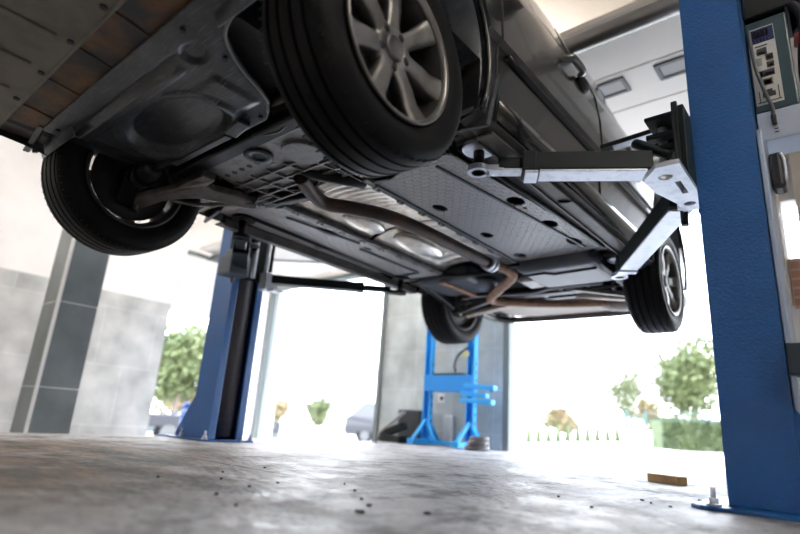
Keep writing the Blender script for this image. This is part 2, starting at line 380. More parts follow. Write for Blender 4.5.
# =================================================================== LIFT POSTS
def anchor_bolt(b, x, y, z=0.012, s=1):
    b.cyl((x,y,z),(x,y,z+.006),.02*s,n=16); b.cyl((x,y,z+.006),(x,y,z+.022),.014*s,n=6); b.cyl((x,y,z+.02),(x,y,z+.05),.007*s,n=10)
def lift_post(side, xi, xo, y0, y1, label):
    """side=+1: right post (opening faces -x)"""
    r = root('lift_post', ((xi+xo)/2,(y0+y1)/2,0), label, 'car lift', 'posts of the two-post lift')
    sg = 1 if xo > xi else -1
    Hh = 3.1; tk = .008; lip = .05
    b = B()
    # C section: flank front, flank rear, back web, two lips
    b.bx((min(xi,xo),y0,.012),(max(xi,xo),y0+tk,Hh)); b.bx((min(xi,xo),y1-tk,.012),(max(xi,xo),y1,Hh))
    b.bx((xo-sg*tk,y0,.012),(xo,y1,Hh))
    b.bx((xi,y0,.012),(xi+sg*tk,y0+lip,Hh)); b.bx((xi,y1-lip,.012),(xi+sg*tk,y1,Hh))
    b.build('column', M_blue, r, bevel=.0035)
    b = B(); m = .075
    xa, xb = (xi-sg*.06, xo+sg*.28) if side < 0 else (xi-.09, xo+.25)
    pl = [(xa+sg*.03,y0-m),(xb,y0-m),(xb,y1+m),(xa+sg*.03,y1+m),(xa,y1+m-.03),(xa,y0-m+.03)]
    b.prism(pl, .0, .012)
    b.build('base_plate', M_blue, r, bevel=.003)
    b = B()  # gussets at the outer back
    for yy in (y0+.01, y1-.02):
        b.add([(xo,yy,.012),(xo+sg*.20,yy,.012),(xo+sg*.20,yy,.03),(xo,yy,.30),(xo,yy+.01,.012),(xo+sg*.20,yy+.01,.012),(xo+sg*.20,yy+.01,.03),(xo,yy+.01,.30)],
              [(0,1,2,3),(7,6,5,4),(0,4,5,1),(1,5,6,2),(2,6,7,3),(3,7,4,0)])
    b.build('gusset', M_blue, r)
    for (x, y) in ((xi-sg*.03,y0-.04),(xi-sg*.03,y1+.04),(xo+sg*.03,y0-.04),(xb-sg*.05,(y0+y1)/2),(xo-sg*.06,y1+.04)):
        b = B(); anchor_bolt(b, x, y); b.build('anchor_bolt', M_zinc, r)
    # protective curtain in the opening
    b = B(); rows = []
    for z in (.03, Hh-.1):
        row = []
        for k in range(9):
            t_ = k/8; yy = y0+.062+(y1-y0-.124)*t_; row.append((xi+sg*(.035-.02*math.sin(PI*t_)), yy, z))
        rows.append(row)
    b.grid(rows); b.build('curtain', mat('curtain_fabric', (.045,.042,.05), .45), r, solid=.004)
    b = B(); b.bx((xi+sg*.06,y0+.02,.02),(xi+sg*.07,y0+.06,Hh-.2)); b.build('guide_rail', black, r)
    return r
RP = lift_post(1, 1.345, 1.527, 1.03, 1.30, 'near blue lift post right of the raised car, control cabinet on its side')
LP = lift_post(-1, -1.455, -1.68, 1.03, 1.28, 'far blue lift post under the raised car, dark curtain in its open face')

def carriage(r, xi, sg, y0, y1, z0, z1):
    b = B()
    # frame: upright side plates, top & bottom plates protruding toward the car
    b.bx((xi-sg*.02,y0,z0),(xi,y1,z1))
    b.bx((xi-sg*.04,y0,z0+.0),(xi-sg*.02,y0+.015,z1+.02)); b.bx((xi-sg*.05,y1-.015,z0),(xi-sg*.02,y1,z1-.02))
    for zz in (z1-.10, z0+.12): b.bx((xi-sg*.13,y0+.01,zz),(xi-sg*.02,y0+.05,zz+.02))
    b.bx((xi-sg*.13,y0,z1-.030),(xi-sg*.02,y0+.20,z1-.015))
    b.bar((xi-sg*.02,(y0+y1)/2,z0),(xi-sg*.02,(y0+y1)/2,z1),.03,.015)
    c = b.build('carriage', M_armdark, r, bevel=.004)
    b = B()
    for yy in (y0+.08, y0+.15, y1-.08): b.cyl((xi-sg*.09,yy,z0),(xi-sg*.09,yy,z1-.03),.016,n=16)
    b.build('pivot_pin', M_zinc, c)
    b = B(); b.tube([(xi-sg*.06,y0+.03,z0+.10),(xi-sg*.16,y0+.02,z0+.17),(xi-sg*.16,y0+.10,z0+.20),(xi-sg*.06,y0+.14,z0+.20)], .018, n=14); b.build('handle', M_armdark, c)
    return c
def pad(par, x, y, ztop, zb, mt=M_zinc, r=.062):
    b = B(); b.cyl((x,y,ztop-.016),(x,y,ztop),r,n=32); b.cyl((x,y,ztop-.022),(x,y,ztop-.016),r*.8,r,n=32)
    b.build('pad_disc', mt, par)
    b = B(); b.cyl((x,y,zb),(x,y,ztop-.022),.020,n=20); b.cyl((x,y,zb+.0),(x,y,zb+.018),.030,n=6); b.build('pad_stem', M_black_metal, par)
def lift_arm(r, p0, p1, zb, h, w, frac=.68, bounce_under=True, ztop=1.175, padmat=M_zinc, end=.045):
    """p0 pivot, p1 pad (x,y)"""
    a, c = V((*p0, zb+h/2)), V((*p1, zb+h/2)); d = (c-a).normalized(); L = (c-a).length
    m = a+d*L*frac; sx = V((-d.y, d.x, 0))
    b = B(); b.bar(a-d*.0, m, w, h); b.bar(m-d*.05, m, w*1.08, h*1.1)
    b.bar(m, c-d*.07, w*.66, h*.62)
    arm = b.build('lift_arm', M_armdark, r, bevel=.005)
    if bounce_under:  # pale plates paint the floor's bounced light onto the near arms' undersides
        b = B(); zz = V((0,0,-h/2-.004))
        b.bar(a+d*.02+zz, m-d*.06+zz, w*.98, .008); b.build('arm_bounce_plate', M_zinc, arm, bevel=.002); 
        b = B(); b.bar(m-d*.055+V((0,0,-h*.55-.005)), m-d*.01+V((0,0,-h*.55-.005)), w*1.06, .01)
        b.bar(m+V((0,0,-h*.31-.004)), c-d*.05+V((0,0,-h*.31-.004)), w*.62, .008); b.build('extension_bounce_plate', M_zinc, arm, bevel=.002)
    # end ring
    ring = B(); zr = c.z-h*.31-.006
    prof = [(0,.024),(0,end),(.022,end),(.022,.024)]
    ring.lathe(prof, n=32, axis='Z', c=(c.x, c.y, zr), close=True, smooth=False)
    ring.bar(c-d*.09+V((0,0,-h*.31+.004)), c-d*(end-.008)+V((0,0,-h*.31+.004)), w*.62, .02, end*1.4, .02)
    ring.build('end_ring', M_zinc if bounce_under else M_armdark, arm)
    pad(arm, c.x, c.y, ztop, zr+.0, padmat)
    return arm
# right side: carriage, hub plate and both arms
cR = carriage(RP, 1.345, 1, .93, 1.30, 1.03, 1.30)
b = B(); b.bar((1.31,1.36,1.475),(.93,1.31,1.425),.05,.018); b.bar((1.31,1.38,1.30),(1.31,1.38,1.48),.05,.02); b.build('stop_bar', M_armdark, cR, bevel=.003)
b = B(); b.bar((1.28,1.36,1.462),(.98,1.325,1.424),.045,.006); b.build('stop_plate', M_zinc, cR)
b = B(); b.prism([(1.345,.79),(1.275,.79),(1.215,.87),(1.225,.98),(1.262,1.11),(1.262,1.20),(1.345,1.20)], 1.010, 1.026)
hp = b.build('hub_plate', M_zinc, cR)
cut(hp, [lambda c: c.cyl((1.285,.87,.85),(1.285,.87,1.1),.022), lambda c: c.bx((1.300,.92,.85),(1.318,1.03,1.1)), lambda c: c.cyl((1.30,1.13,.85),(1.30,1.13,1.1),.020)])
b = B(); b.cyl((1.25,1.27,.98),(1.25,1.27,1.2),.014,n=16); b.build('pivot_pin', M_black_metal, cR)
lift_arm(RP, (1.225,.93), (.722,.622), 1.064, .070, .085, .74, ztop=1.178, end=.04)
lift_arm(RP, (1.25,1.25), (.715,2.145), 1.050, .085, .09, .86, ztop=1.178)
# left side
cL = carriage(LP, -1.455, -1, .97, 1.30, 1.06, 1.37)
lift_arm(LP, (-1.35,1.02), (-.715,.585), 1.05, .075, .085, .70, bounce_under=False, padmat=M_black_metal, ztop=1.178)
b = B(); b.bx((-1.32,.83,1.0),(-1.18,.97,1.13)); b.bx((-1.30,.85,1.13),(-1.2,.95,1.17)); b.cyl((-1.25,.9,.96),(-1.25,.9,1.2),.014)
b.build('arm_lock', mat('lock_grey', (.09,.11,.13), .4, .5), cL, bevel=.01)
b = B(); b.bx((-1.40,1.20,1.0),(-1.32,1.28,1.12)); b.bx((-1.33,1.22,.985),(-1.25,1.3,1.0)); b.build('hub_plate', M_zinc, cL, bevel=.004)
lift_arm(LP, (-1.36,1.26), (-.715,1.90), 1.05, .06, .08, .72, bounce_under=False, padmat=M_black_metal, ztop=1.178)

# =================================================================== CAR
ZW = 1.151; WB = 2.64; TR = .77
car = root('car', (0,1.3,ZW-.325), 'dark grey-brown sedan raised on the two-post lift, seen from below', 'car')
def hw(y):
    if y < -.2: return .872*(1-.16*((-.2-y)/.75)**2)
    if y > 2.6: return .872*(1-.12*((y-2.6)/.9)**2)
    return .872
def sect(y):
    w = hw(y); zb = 1.255 if -.35 < y < 3.0 else 1.21
    belt = 1.93
    def lerp(t0, v0, t1, v1): return v0+(v1-v0)*max(0, min(1, (y-t0)/(t1-t0)))
    if y < .35: belt = lerp(-.95, 1.72, .35, 1.92)
    if y > 3.0: belt = lerp(3.0, 1.93, 3.5, 1.82)
    if y < .35: roof = belt+.045; xr = w-.25
    elif y < 1.15: roof = lerp(.35, belt+.045, 1.15, 2.42); xr = lerp(.35, w-.25, 1.15, .60)
    elif y < 2.2: roof = 2.44; xr = .60
    elif y < 3.05: roof = lerp(2.2, 2.44, 3.05, belt+.05); xr = lerp(2.2,.60,3.05,w-.2)
    else: roof = belt+.04; xr = w-.25
    sz = 1.14 if -.3 < y < 3.0 else (1.16 if y < 0 else 1.19)
    return [(0,zb),(.40,zb),(.56,zb),(.70,1.195),(.775,1.190),(.79*w/.872,sz),(w-.012,sz+.03),(w-.006,1.30),(w-.010,1.43),(w-.004,1.478),(w+.014,1.495),(w+.008,1.66),(w-.012,1.80),(w-.05,belt-.02),(w-.085,belt),(xr+.03,roof-.07),(xr-.06,roof-.012),(xr*.5,roof),(0,roof+.008)]
ys = [-.93,-.88,-.75,-.55,-.4,-.25,0,.25,.36,.5,.7,.9,1.15,1.5,1.8,2.2,2.4,2.6,2.8,3.05,3.25,3.42,3.5]
b = B(); rows = []
for y in ys:
    s_ = sect(y); k = 1.0
    if y == -.93: s_ = [(x*.9, 1.4+(z-1.4)*.8) for x, z in s_]
    if y == 3.5: s_ = [(x*.93, 1.45+(z-1.45)*.8) for x, z in s_]
    ring = [(x, y, z) for x, z in s_]+[(-x, y, z) for x, z in s_[::-1][1:-1]]
    rows.append(ring)
n = len(rows[0]); m = len(rows)
b.add([p for r_ in rows for p in r_], [(i*n+k, i*n+(k+1) % n, (i+1)*n+(k+1) % n, (i+1)*n+k) for i in range(m-1) for k in range(n)]+[list(range(n))[::-1], [(m-1)*n+k for k in range(n)]], True)
body = b.build('body', M_paint, car)
AZ, AR = 1.35, .415
cut(body, [lambda c, y=y, s=s: c.cyl((s*.47,y,AZ),(s*1.1,y,AZ),AR,n=64) for y in (.03, WB+.02) for s in (1,-1)] +
          [lambda c, y=y, s=s: c.bx((s*.47,y-.36,1.0),(s*1.1,y+.36,AZ)) for y in (.03, WB+.02) for s in (1,-1)])
for p_ in body.data.polygons: p_.use_smooth = True
md = body.modifiers.new('es', 'EDGE_SPLIT'); md.split_angle = .5
body.data.materials.append(M_darkpl); body.data.materials.append(mat('underbody_black', (.010,.010,.011), .6, noise=(12,(.04,.037,.033),.5,.75)))
body.data.materials.append(mat('sill_grime', (.10,.092,.085), .5, .2, noise=(9,(.05,.045,.04),.4,.7)))
off = V(car.location)
for p_ in body.data.polygons:
    c_ = p_.center+off; nn = p_.normal
    rr = [math.hypot(c_.y-yc, c_.z-AZ) for yc in (.03, WB+.02)]
    if nn.z < -.6 and abs(c_.x) < .72: p_.material_index = 2
    elif nn.z < -.6: p_.material_index = 3
    if abs(c_.x) < .86 and any(r_ < AR+.03 for r_ in rr) and abs(c_.x) > .40 and c_.z < 1.8: p_.material_index = 1
    if c_.z < 1.26 and abs(c_.x) < .73: p_.material_index = 2
# arch lips
b = None
for y in (.03, WB+.02):
    for s in (1,-1):
        b = B(); pts = []
        for k in range(25):
            t_ = -.42+(PI+.84)*k/24; r_ = AR+.004
            pts.append((s*(hw(y)-.008), y+r_*math.cos(t_), AZ+r_*math.sin(t_)))
        b.tube(pts, .011, n=8, smoothpath=False); b.build('arch_lip', M_paint, car)
        b = B(); rows = []
        for k in range(29):
            t_ = -.5+(PI+1.0)*k/28; r_ = AR-.012
            rows.append([(s*.50, y+r_*math.cos(t_), AZ+r_*math.sin(t_)), (s*.845, y+r_*math.cos(t_), AZ+r_*math.sin(t_))])
        b.grid(rows); b.build('arch_liner', M_darkpl, car, solid=.006)
# bonnet, boot, doors seams
for y in (.50, 1.46, 2.36):
    for s in (1,-1):
        q = sect(y)[6:14]; b = B(); b.tube([(s*(x+.001), y, z) for x, z in q], .0035, n=6, smoothpath=False); b.build('door_seam', black, car)
# greenhouse glass
M_glass = mat('car_glass', (.012,.014,.016), .06, spec=.8)
for s in (1,-1):
    for ya, yb in ((.78,1.44),(1.50,2.34)):
        b = B(); rows = []
        for y in [ya+(yb-ya)*k/4 for k in range(5)]:
            q = sect(y); a0, a1 = V((q[14][0],y,q[14][1])), V((q[15][0],y,q[15][1]))
            rows.append([((a0.lerp(a1,t_)).x*s+s*.004, y, (a0.lerp(a1,t_)).z+.002) for t_ in (.0,.5,.97)])
        b.grid(rows); b.build('side_window', M_glass, car, solid=.004)
    b = B(); b.tube([(s*(sect(y)[14][0]+.006), y, sect(y)[14][1]) for y in (.62,.9,1.2,1.5,1.9,2.34)], .010, n=8); b.build('window_trim', black, car)
    # moulding with bright edge
    b = B(); rows = []
    for y in [.56+(2.30-.56)*k/12 for k in range(13)]:
        w = hw(y); e = .006 if 0 < 1 else 0
        rows.append([(s*(w-.014),y,1.452),(s*(w+.003),y,1.455),(s*(w+.008),y,1.462),(s*(w+.006),y,1.470),(s*(w-.004),y,1.474)])
    b.grid(rows); b.build('side_moulding', mat('moulding_black', (.01,.01,.011), .3), car, solid=.004)
    # door handles
    for yy in (1.28, 2.22):
        b = B(); b.blob((s*.870,yy,1.770),(.022,.060,.034)); c_ = b.build('handle_recess', black, car)
        b = B(); b.tube([(s*.872,yy-.21,1.785),(s*.90,yy-.19,1.79),(s*.905,yy-.13,1.792),(s*.90,yy-.07,1.79),(s*.872,yy-.05,1.785)], .014, n=10); b.build('door_handle', M_alloy, car)
    # mirror
    b = B(); b.blob((s*.99,.80,1.97),(.10,.06,.065)); b.bar((s*.86,.80,1.945),(s*.95,.80,1.955),.05,.03); b.build('mirror', M_paint, car)
    # dark lower door cladding
    b = B(); rows = []
    for y in [.50+(2.20-.50)*k/10 for k in range(11)]:
        w = hw(y); rows.append([(s*(w-.008),y,1.18),(s*(w+.002),y,1.24),(s*(w+.004),y,1.262)])
    b.grid(rows); b.build('sill_cover', M_paint, car, solid=.005)
    # sill pinch flange & mud guard
    b = B(); [b.bx((min(s*.780,s*.787),a_,1.125),(max(s*.780,s*.787),b2,1.17)) for a_, b2 in ((.52,2.16),)]; b.bx((min(s*.655,s*.765),.57,1.180),(max(s*.655,s*.765),.70,1.196)); b.bx((min(s*.655,s*.765),2.07,1.180),(max(s*.655,s*.765),2.2,1.196)); b.bx((min(s*.655,s*.765),1.83,1.180),(max(s*.655,s*.765),1.96,1.196)); b.build('sill_flange', mat('sill_grime'), car)
    b = B(); b.add([(s*.66,.40,1.14),(s*.865,.44,1.13),(s*.868,.50,1.36),(s*.66,.48,1.36),(s*.66,.42,1.14),(s*.868,.46,1.13),(s*.872,.515,1.36),(s*.66,.50,1.36)],[(0,1,2,3),(7,6,5,4),(0,4,5,1),(1,5,6,2),(2,6,7,3),(3,7,4,0)])
    b.build('mud_guard', M_darkpl, car, bevel=.006)
# front and rear glass, lamps
b = B(); q0, q1 = sect(.40), sect(1.12)
b.add([(q0[15][0]*.96,.42,q0[15][1]+.03),(-q0[15][0]*.96,.42,q0[15][1]+.03),(-q1[16][0],1.12,q1[16][1]+.006),(q1[16][0],1.12,q1[16][1]+.006)],[(0,1,2,3)]); b.build('windscreen', M_glass, car, solid=.006)
for s in (1,-1):
    b = B(); b.blob((s*.60,-.84,1.62),(.15,.10,.07)); b.build('headlamp', mat('lamp_lens', (.5,.52,.55), .1, spec=.9), car)
    b = B(); b.blob((s*.64,3.42,1.62),(.14,.08,.09)); b.build('tail_lamp', mat('tail_red', (.3,.01,.01), .2), car)

# ---- wheels
def tyre_prof(R=.325, w=.215, rr=.218):
    h = w/2; P = []
    P += [(-h*.80, rr-.006), (-h*.90, rr+.012), (-h*1.0, rr+.045), (-h*1.0, rr+.07), (-h*.93, R-.022), (-h*.80, R-.007)]
    g = [-.062,-.024,.018,.058]; gw = .0055; last = -h*.74
    P.append((last, R-.0025))
    for gx in g:
        e = R-.0025*(abs(gx)/.075)**2
        P += [(gx-gw, e), (gx-gw+.0008, R-.011), (gx+gw-.0008, R-.011), (gx+gw, e)]
    P += [(h*.74, R-.0025), (h*.80, R-.007), (h*.93, R-.022), (h*1.0, rr+.07), (h*1.0, rr+.045), (h*.97, rr+.03), (h*.90, rr+.012), (h*.80, rr-.006)]
    return P
def make_wheel():
    b = B()
    n = 7
    for k in range(n):
        a = 2*PI*k/n+.12; R4 = Matrix.Rotation(a, 4, 'X')
        # twin-edged spoke: hub -> rim, widening, with raised edges
        pts = [(.030,.060,.030),(.026,.075,.026),(.030,.115,.027),(.037,.16,.032),(.044,.206,.040)]
        rows = []
        for (hh, rad, x_) in [(p[2], p[1], 0) for p in pts]:
            xo = .066+.010*math.sin(max(0,rad-.05)/.16*PI)+(.022 if rad > .18 else 0)
            rows.append([(xo-.045,-hh*.9,rad),(xo-.006,-hh,rad),(xo+.000,-hh*.88,rad),(xo+.001,-hh*.4,rad),(xo+.001,0,rad),(xo+.001,hh*.4,rad),(xo+.000,hh*.88,rad),(xo-.006,hh,rad),(xo-.045,hh*.9,rad)])
        o = len(b.v); b.add([p for r_ in rows for p in r_], [(i*9+j, i*9+j+1, (i+1)*9+j+1, (i+1)*9+j) for i in range(4) for j in range(8)]+[(i*9+8, i*9, (i+1)*9, (i+1)*9+8) for i in range(4)], True, R4)
    # hub
    b.lathe([(.02,.0),(.02,.074),(.058,.078),(.068,.070),(.070,.040),(.062,.036),(.062,0)], n=40)
    # rim barrel and lips
    w = b.build('wheel', M_alloy, None)
    b = B(); b.lathe([(.094,.2135),(.104,.219),(.102,.208),(.088,.2025),(.086,.2035)], n=64, close=True); b.build('rim_lip', M_alloy, w)
    b = B(); b.lathe([(.098,.222),(.104,.219),(.102,.210),(.088,.203),(.060,.196),(.0,.190),(-.06,.192),(-.095,.206),(-.100,.222),(-.095,.216),(-.055,.200),(.0,.197),(.06,.203),(.09,.214)], n=64, close=True)
    b.build('rim_barrel', mat('brake_dust', (.045,.042,.04), .55, .4), w)
    b = B(); b.lathe(tyre_prof(), n=96, close=True)
    # shoulder sipes
    for k in range(72):
        a = 2*PI*k/72
        for s in (1,-1):
            R4 = Matrix.Rotation(a, 4, 'X'); 
            b.box((s*.0925,0,.3155),(.016,.003,.004), M=R4)
    t = b.build('tyre', M_rubber, w, recalc=True); es = t.modifiers.new('e', 'EDGE_SPLIT'); es.split_angle = .6
    b = B(); b.lathe([(.062,0),(.062,.037),(.074,.037),(.077,.031),(.075,.028),(.076,0)], n=32); b.build('centre_cap', mat('cap_grey', (.16,.155,.15), .45, .6), w)
    for k in range(5):
        a = 2*PI*k/5+.5; b = B(); R4 = Matrix.Rotation(-a, 4, 'X')
        b.blob((.0675,0,.054),(.005,.0125,.0155),16,8,M=R4); b.build('lug_recess', black, w)
    b = B(); b.lathe([(-.05,.05),(-.05,.176),(-.044,.178),(-.044,.05)], n=48, close=True); b.build('dust_shield', mat('brake_dust'), w)
    b = B(); b.lathe([(-.005,.05),(-.005,.142),(.008,.142),(.008,.05)], n=48, close=True); b.lathe([(-.03,.045),(-.03,.075),(.02,.075),(.02,.045)], n=32, close=True)
    b.build('brake_disc', mat('disc_steel', (.07,.065,.06), .5, .6, noise=(12,(.035,.03,.028),.4,.7)), w)
    b = B(); b.box((-.02,.115,.04),(.07,.06,.12)); b.build('brake_caliper', M_black_metal, w, bevel=.012)
    return w
W0 = make_wheel()
def sipes(m):
    nt = m.node_tree; N = nt.nodes; L = nt.links; b_ = N['Principled BSDF']; tc = N['Texture Coordinate']
    def mth(op, a, b2=None):
        x = N.new('ShaderNodeMath'); x.operation = op
        for k, v in ((0, a), (1, b2)):
            if v is None: continue
            if isinstance(v, (int, float)): x.inputs[k].default_value = v
            else: L.new(v, x.inputs[k])
        return x.outputs[0]
    sp = N.new('ShaderNodeSeparateXYZ'); L.new(tc.outputs['Object'], sp.inputs[0])
    an = mth('ARCTAN2', sp.outputs['Y'], sp.outputs['Z']); sl = mth('MULTIPLY', sp.outputs['X'], 2.2)
    w_ = mth('SINE', mth('MULTIPLY', mth('ADD', an, sl), 74))
    line = mth('GREATER_THAN', w_, .93)
    rad = mth('SQRT', mth('ADD', mth('MULTIPLY', sp.outputs['Y'], sp.outputs['Y']), mth('MULTIPLY', sp.outputs['Z'], sp.outputs['Z'])))
    msk = mth('MULTIPLY', line, mth('GREATER_THAN', rad, .300))
    rings = mth('MULTIPLY', mth('GREATER_THAN', mth('SINE', mth('MULTIPLY', rad, 900)), .6), mth('MULTIPLY', mth('LESS_THAN', rad, .285), .3))
    bp = N.new('ShaderNodeBump'); bp.invert = True; bp.inputs['Strength'].default_value = 1; bp.inputs['Distance'].default_value = .004
    L.new(mth('ADD', msk, rings), bp.inputs['Height'])
    old = b_.inputs['Normal'].links[0].from_node; L.new(bp.outputs['Normal'], old.inputs['Normal'])
sipes(M_rubber)
def place_wheel(w, x, y, z, ang, st=0, spin=0):
    w.parent = car; w.location = V((x,y,z))-V(car.location); w.rotation_euler = (spin,0,ang+st)
place_wheel(W0, TR, 0, ZW, 0, .041)
for (x, y, a, st) in ((-TR,0,PI,.041),(TR,WB,0,0),(-TR,WB,PI,0)):
    place_wheel(copy_tree(W0), x, y, ZW-(.004 if y else 0), a, st, .3 if y else 0)

# ---- underside: front apron, rusty strip, splash tray
b = B()
b.prism([(-.80,-.51),(.84,-.51),(.82,-.70),(.70,-.86),(-.70,-.86),(-.82,-.70)], 1.185, 1.197)
for x in (-.62,-.40,-.18,.04,.26,.48): b.bx((x-.012,-.80,1.178),(x+.012,-.57,1.186))
b.bx((-.80,-.520,1.181),(.82,-.508,1.19))
b.build('front_apron', M_apron, car, bevel=.004)
for x in (-.45,-.2,.05,.28,.5):
    b = B(); b.cyl((x,-.535,1.180),(x,-.535,1.186),.010,n=12); b.build('clip', black, car)
b = B(); b.prism([(-.76,-.508),(.64,-.508),(.64,-.395),(-.68,-.385)], 1.198, 1.206)
for x in (-.5,-.24,.02,.27): b.bar((x,-.505,1.196),(x-.02,-.40,1.198),.010,.008)
b.build('radiator_support', M_rust, car, bevel=.003)
def sst(a, b_, x): t_ = max(0., min(1., (x-a)/(b_-a))); return t_*t_*(3-2*t_)
M_tray = mat('tray_plastic', (.018,.022,.028), .30, noise=(9,(.055,.06,.068),.45,.72), bump=(90,.25,.003))
def scuff(m):
    nt = m.node_tree; N = nt.nodes; L = nt.links; b_ = N['Principled BSDF']; tc = N['Texture Coordinate']
    mp = N.new('ShaderNodeMapping'); mp.inputs['Scale'].default_value = (16,150,60); L.new(tc.outputs['Object'], mp.inputs['Vector'])
    n = N.new('ShaderNodeTexNoise'); n.inputs['Scale'].default_value = 1; n.inputs['Detail'].default_value = 5; L.new(mp.outputs['Vector'], n.inputs['Vector'])
    r_ = N.new('ShaderNodeMapRange'); r_.inputs['From Min'].default_value = .55; r_.inputs['From Max'].default_value = .75; r_.inputs['To Max'].default_value = .6; L.new(n.outputs['Fac'], r_.inputs['Value'])
    old = b_.inputs['Base Color'].links[0].from_socket
    mx = N.new('ShaderNodeMix'); mx.data_type = 'RGBA'; L.new(old, mx.inputs['A']); mx.inputs['B'].default_value = (.16,.17,.185,1); L.new(r_.outputs['Result'], mx.inputs['Factor']); L.new(mx.outputs['Result'], b_.inputs['Base Color'])
scuff(M_tray)
def interp(tab, y):
    for (y0, x0), (y1, x1) in zip(tab, tab[1:]):
        if y <= y1: return x0+(x1-x0)*max(0, (y-y0)/(y1-y0))
    return tab[-1][1]
RE = [(-.40,.66),(-.324,.594),(-.30,.50),(-.27,.442),(-.21,.39),(-.14,.35),(-.07,.32),(.0,.28),(.05,.22),(.075,.16)]
LE = [(-.40,-.66),(-.1,-.66),(.0,-.62),(.05,-.50),(.075,-.36)]
def trz(x, y):
    z = 1.192
    z += .014*(sst(-.325,-.313,y)-sst(-.305,-.293,y))*sst(-.62,-.56,x)*(1-sst(.22,.27,x))      # cross channel
    z -= .010*sst(-.292,-.285,y)*(1-sst(-.262,-.250,y))*sst(-.60,-.55,x)*(1-sst(.16,.22,x))      # ledge
    ex, ey = (x+.17)/.29, (y+.085)/(.155 if y < -.085 else .125)
    d = (abs(ex)**2.4+abs(ey)**2.4)**(1/2.4)
    z += .030*(1-sst(.80,.97,d))                                                                # dish
    z -= .009*sst(.97,1.02,d)*(1-sst(1.07,1.16,d))*(1 if y > -.1 else .5)                       # raised rim
    z += .012*(1-sst(.03,.045,math.hypot((x-.30)*.8, y+.285)))                                  # pocket
    z -= .008*sst(.10,.14,x)*(1-sst(.24,.27,x))*sst(-.20,-.17,y)*(1-sst(-.04,-.01,y))
    z += .006*sst(-.60,-.58,x)*(1-sst(-.54,-.52,x))*sst(-.26,-.22,y)
    return z
b = B(); rows = []
for j in range(97):
    y = -.40+.475*j/96; row = []; xl_, xr_ = interp(LE, y), interp(RE, y)
    for i in range(151):
        x = xl_+(xr_-xl_)*i/150; e = min(i, 150-i, 96-j)/3.; row.append((x, y, trz(x, y)+.012*max(0, 1-e)**2))
    rows.append(row)
b.grid(rows); tr_ = b.build('splash_tray', M_tray, car, solid=.004)
b = B(); b.bar((-.44,.045,1.180),(-.02,.043,1.180),.028,.012); b.bar((.0,.035,1.178),(.12,.015,1.178),.05,.02); b.build('tray_rim', M_tray, tr_, bevel=.005); split_loose(bpy.data.objects['tray_rim'])
for x, y in ((-.60,-.05),(.18,.04),(.36,-.22),(.37,-.36),(-.58,-.36)):
    b = B(); b.cyl((x,y,1.182),(x,y,1.195),.009,n=6); b.build('tray_screw', M_black_metal, tr_)
b = B(); b.tube([(.70,-.40,1.2),(.60,-.328,1.187),(.50,-.30,1.187),(.442,-.27,1.187),(.39,-.21,1.187),(.35,-.14,1.187),(.32,-.07,1.187),(.28,.0,1.187)], .005, n=8); b.build('tray_lip', mat('lip_grey', (.16,.15,.14), .3), tr_)
# front bumper lower corner flap each side
for s in (-1,):
    b = B(); b.add([(s*.62,-.42,1.19),(s*.86,-.40,1.165),(s*.87,-.36,1.25),(s*.62,-.38,1.25),(s*.62,-.40,1.19),(s*.86,-.375,1.165),(s*.87,-.335,1.25),(s*.62,-.36,1.25)],[(0,1,2,3),(7,6,5,4),(0,4,5,1),(1,5,6,2),(2,6,7,3),(3,7,4,0)])
    b.build('air_deflector', M_darkpl, car, bevel=.004)
# front subframe + gearbox sump + lattice
b = B()
b.bar((-.60,.13,1.205),(.50,.13,1.205),.07,.05); b.bar((-.56,.12,1.2),(-.42,.58,1.2),.07,.05); b.bar((.50,.12,1.2),(.44,.60,1.2),.07,.05); b.bar((-.46,.57,1.2),(-.20,.62,1.2),.05,.035)
sub = b.build('subframe', M_black_metal, car, bevel=.01)
b = B(); b.prism([(-.36,.12),(.12,.095),(.30,.16),(.30,.44),(.10,.44),(-.22,.46),(-.44,.40)], 1.186, 1.205)
sump = b.build('gearbox_sump', M_alu, car, bevel=.006)
b = B()
for k in range(6): b.bar((-.48+.0*k+.115*k,.30+.0*k,1.182),(-.44+.115*k,.53,1.182),.010,.014)
for k in range(4): b.bar((-.50,.335+.065*k,1.181),(.16,.325+.065*k,1.181),.010,.014)
b.build('sump_lattice', M_alu, sump, bevel=.002)
b = B(); b.cyl((.12,.285,1.172),(.12,.285,1.19),.085,n=36); b.build('round_cover', mat('cover_grey', (.19,.19,.195), .45, .5, noise=(20,(.12,.12,.12),.45,.7)), sump, bevel=.004)
b = B(); b.lathe([(1.176,.028),(1.176,.060),(1.188,.062),(1.188,.026)], n=36, axis='Z', c=(-.06,.205,0), close=True); b.cyl((-.06,.205,1.18),(-.06,.205,1.19),.028,n=24); b.build('drain_boss', M_black_metal, sump)
for k in range(7):
    b = B(); b.cyl((-.40+.055*k,.245+.0*k,1.1845),(-.40+.055*k,.245,1.188),.013,n=14); b.build('vent_hole', black, sump)
b = B()
for k in range(26):
    random.seed(k); x, y = random.uniform(-.5,.42), random.uniform(.09,.62); z = 1.192+random.random()*.02
    b.cyl((x,y,z-.012),(x,y,z),random.uniform(.006,.014),n=8)
b.build('bolt', M_alu, sub)
b = B(); b.tube([(.05,.1,1.19),(.16,.13,1.185),(.26,.12,1.19),(.36,.18,1.19)], .009, n=8); b.tube([(-.25,.47,1.185),(-.1,.52,1.178),(.06,.47,1.18),(.16,.5,1.19)], .008, n=8); b.tube([(-.5,.2,1.18),(-.45,.35,1.175),(-.47,.55,1.18)], .01, n=8)
b.build('hose', M_black_metal, sub)
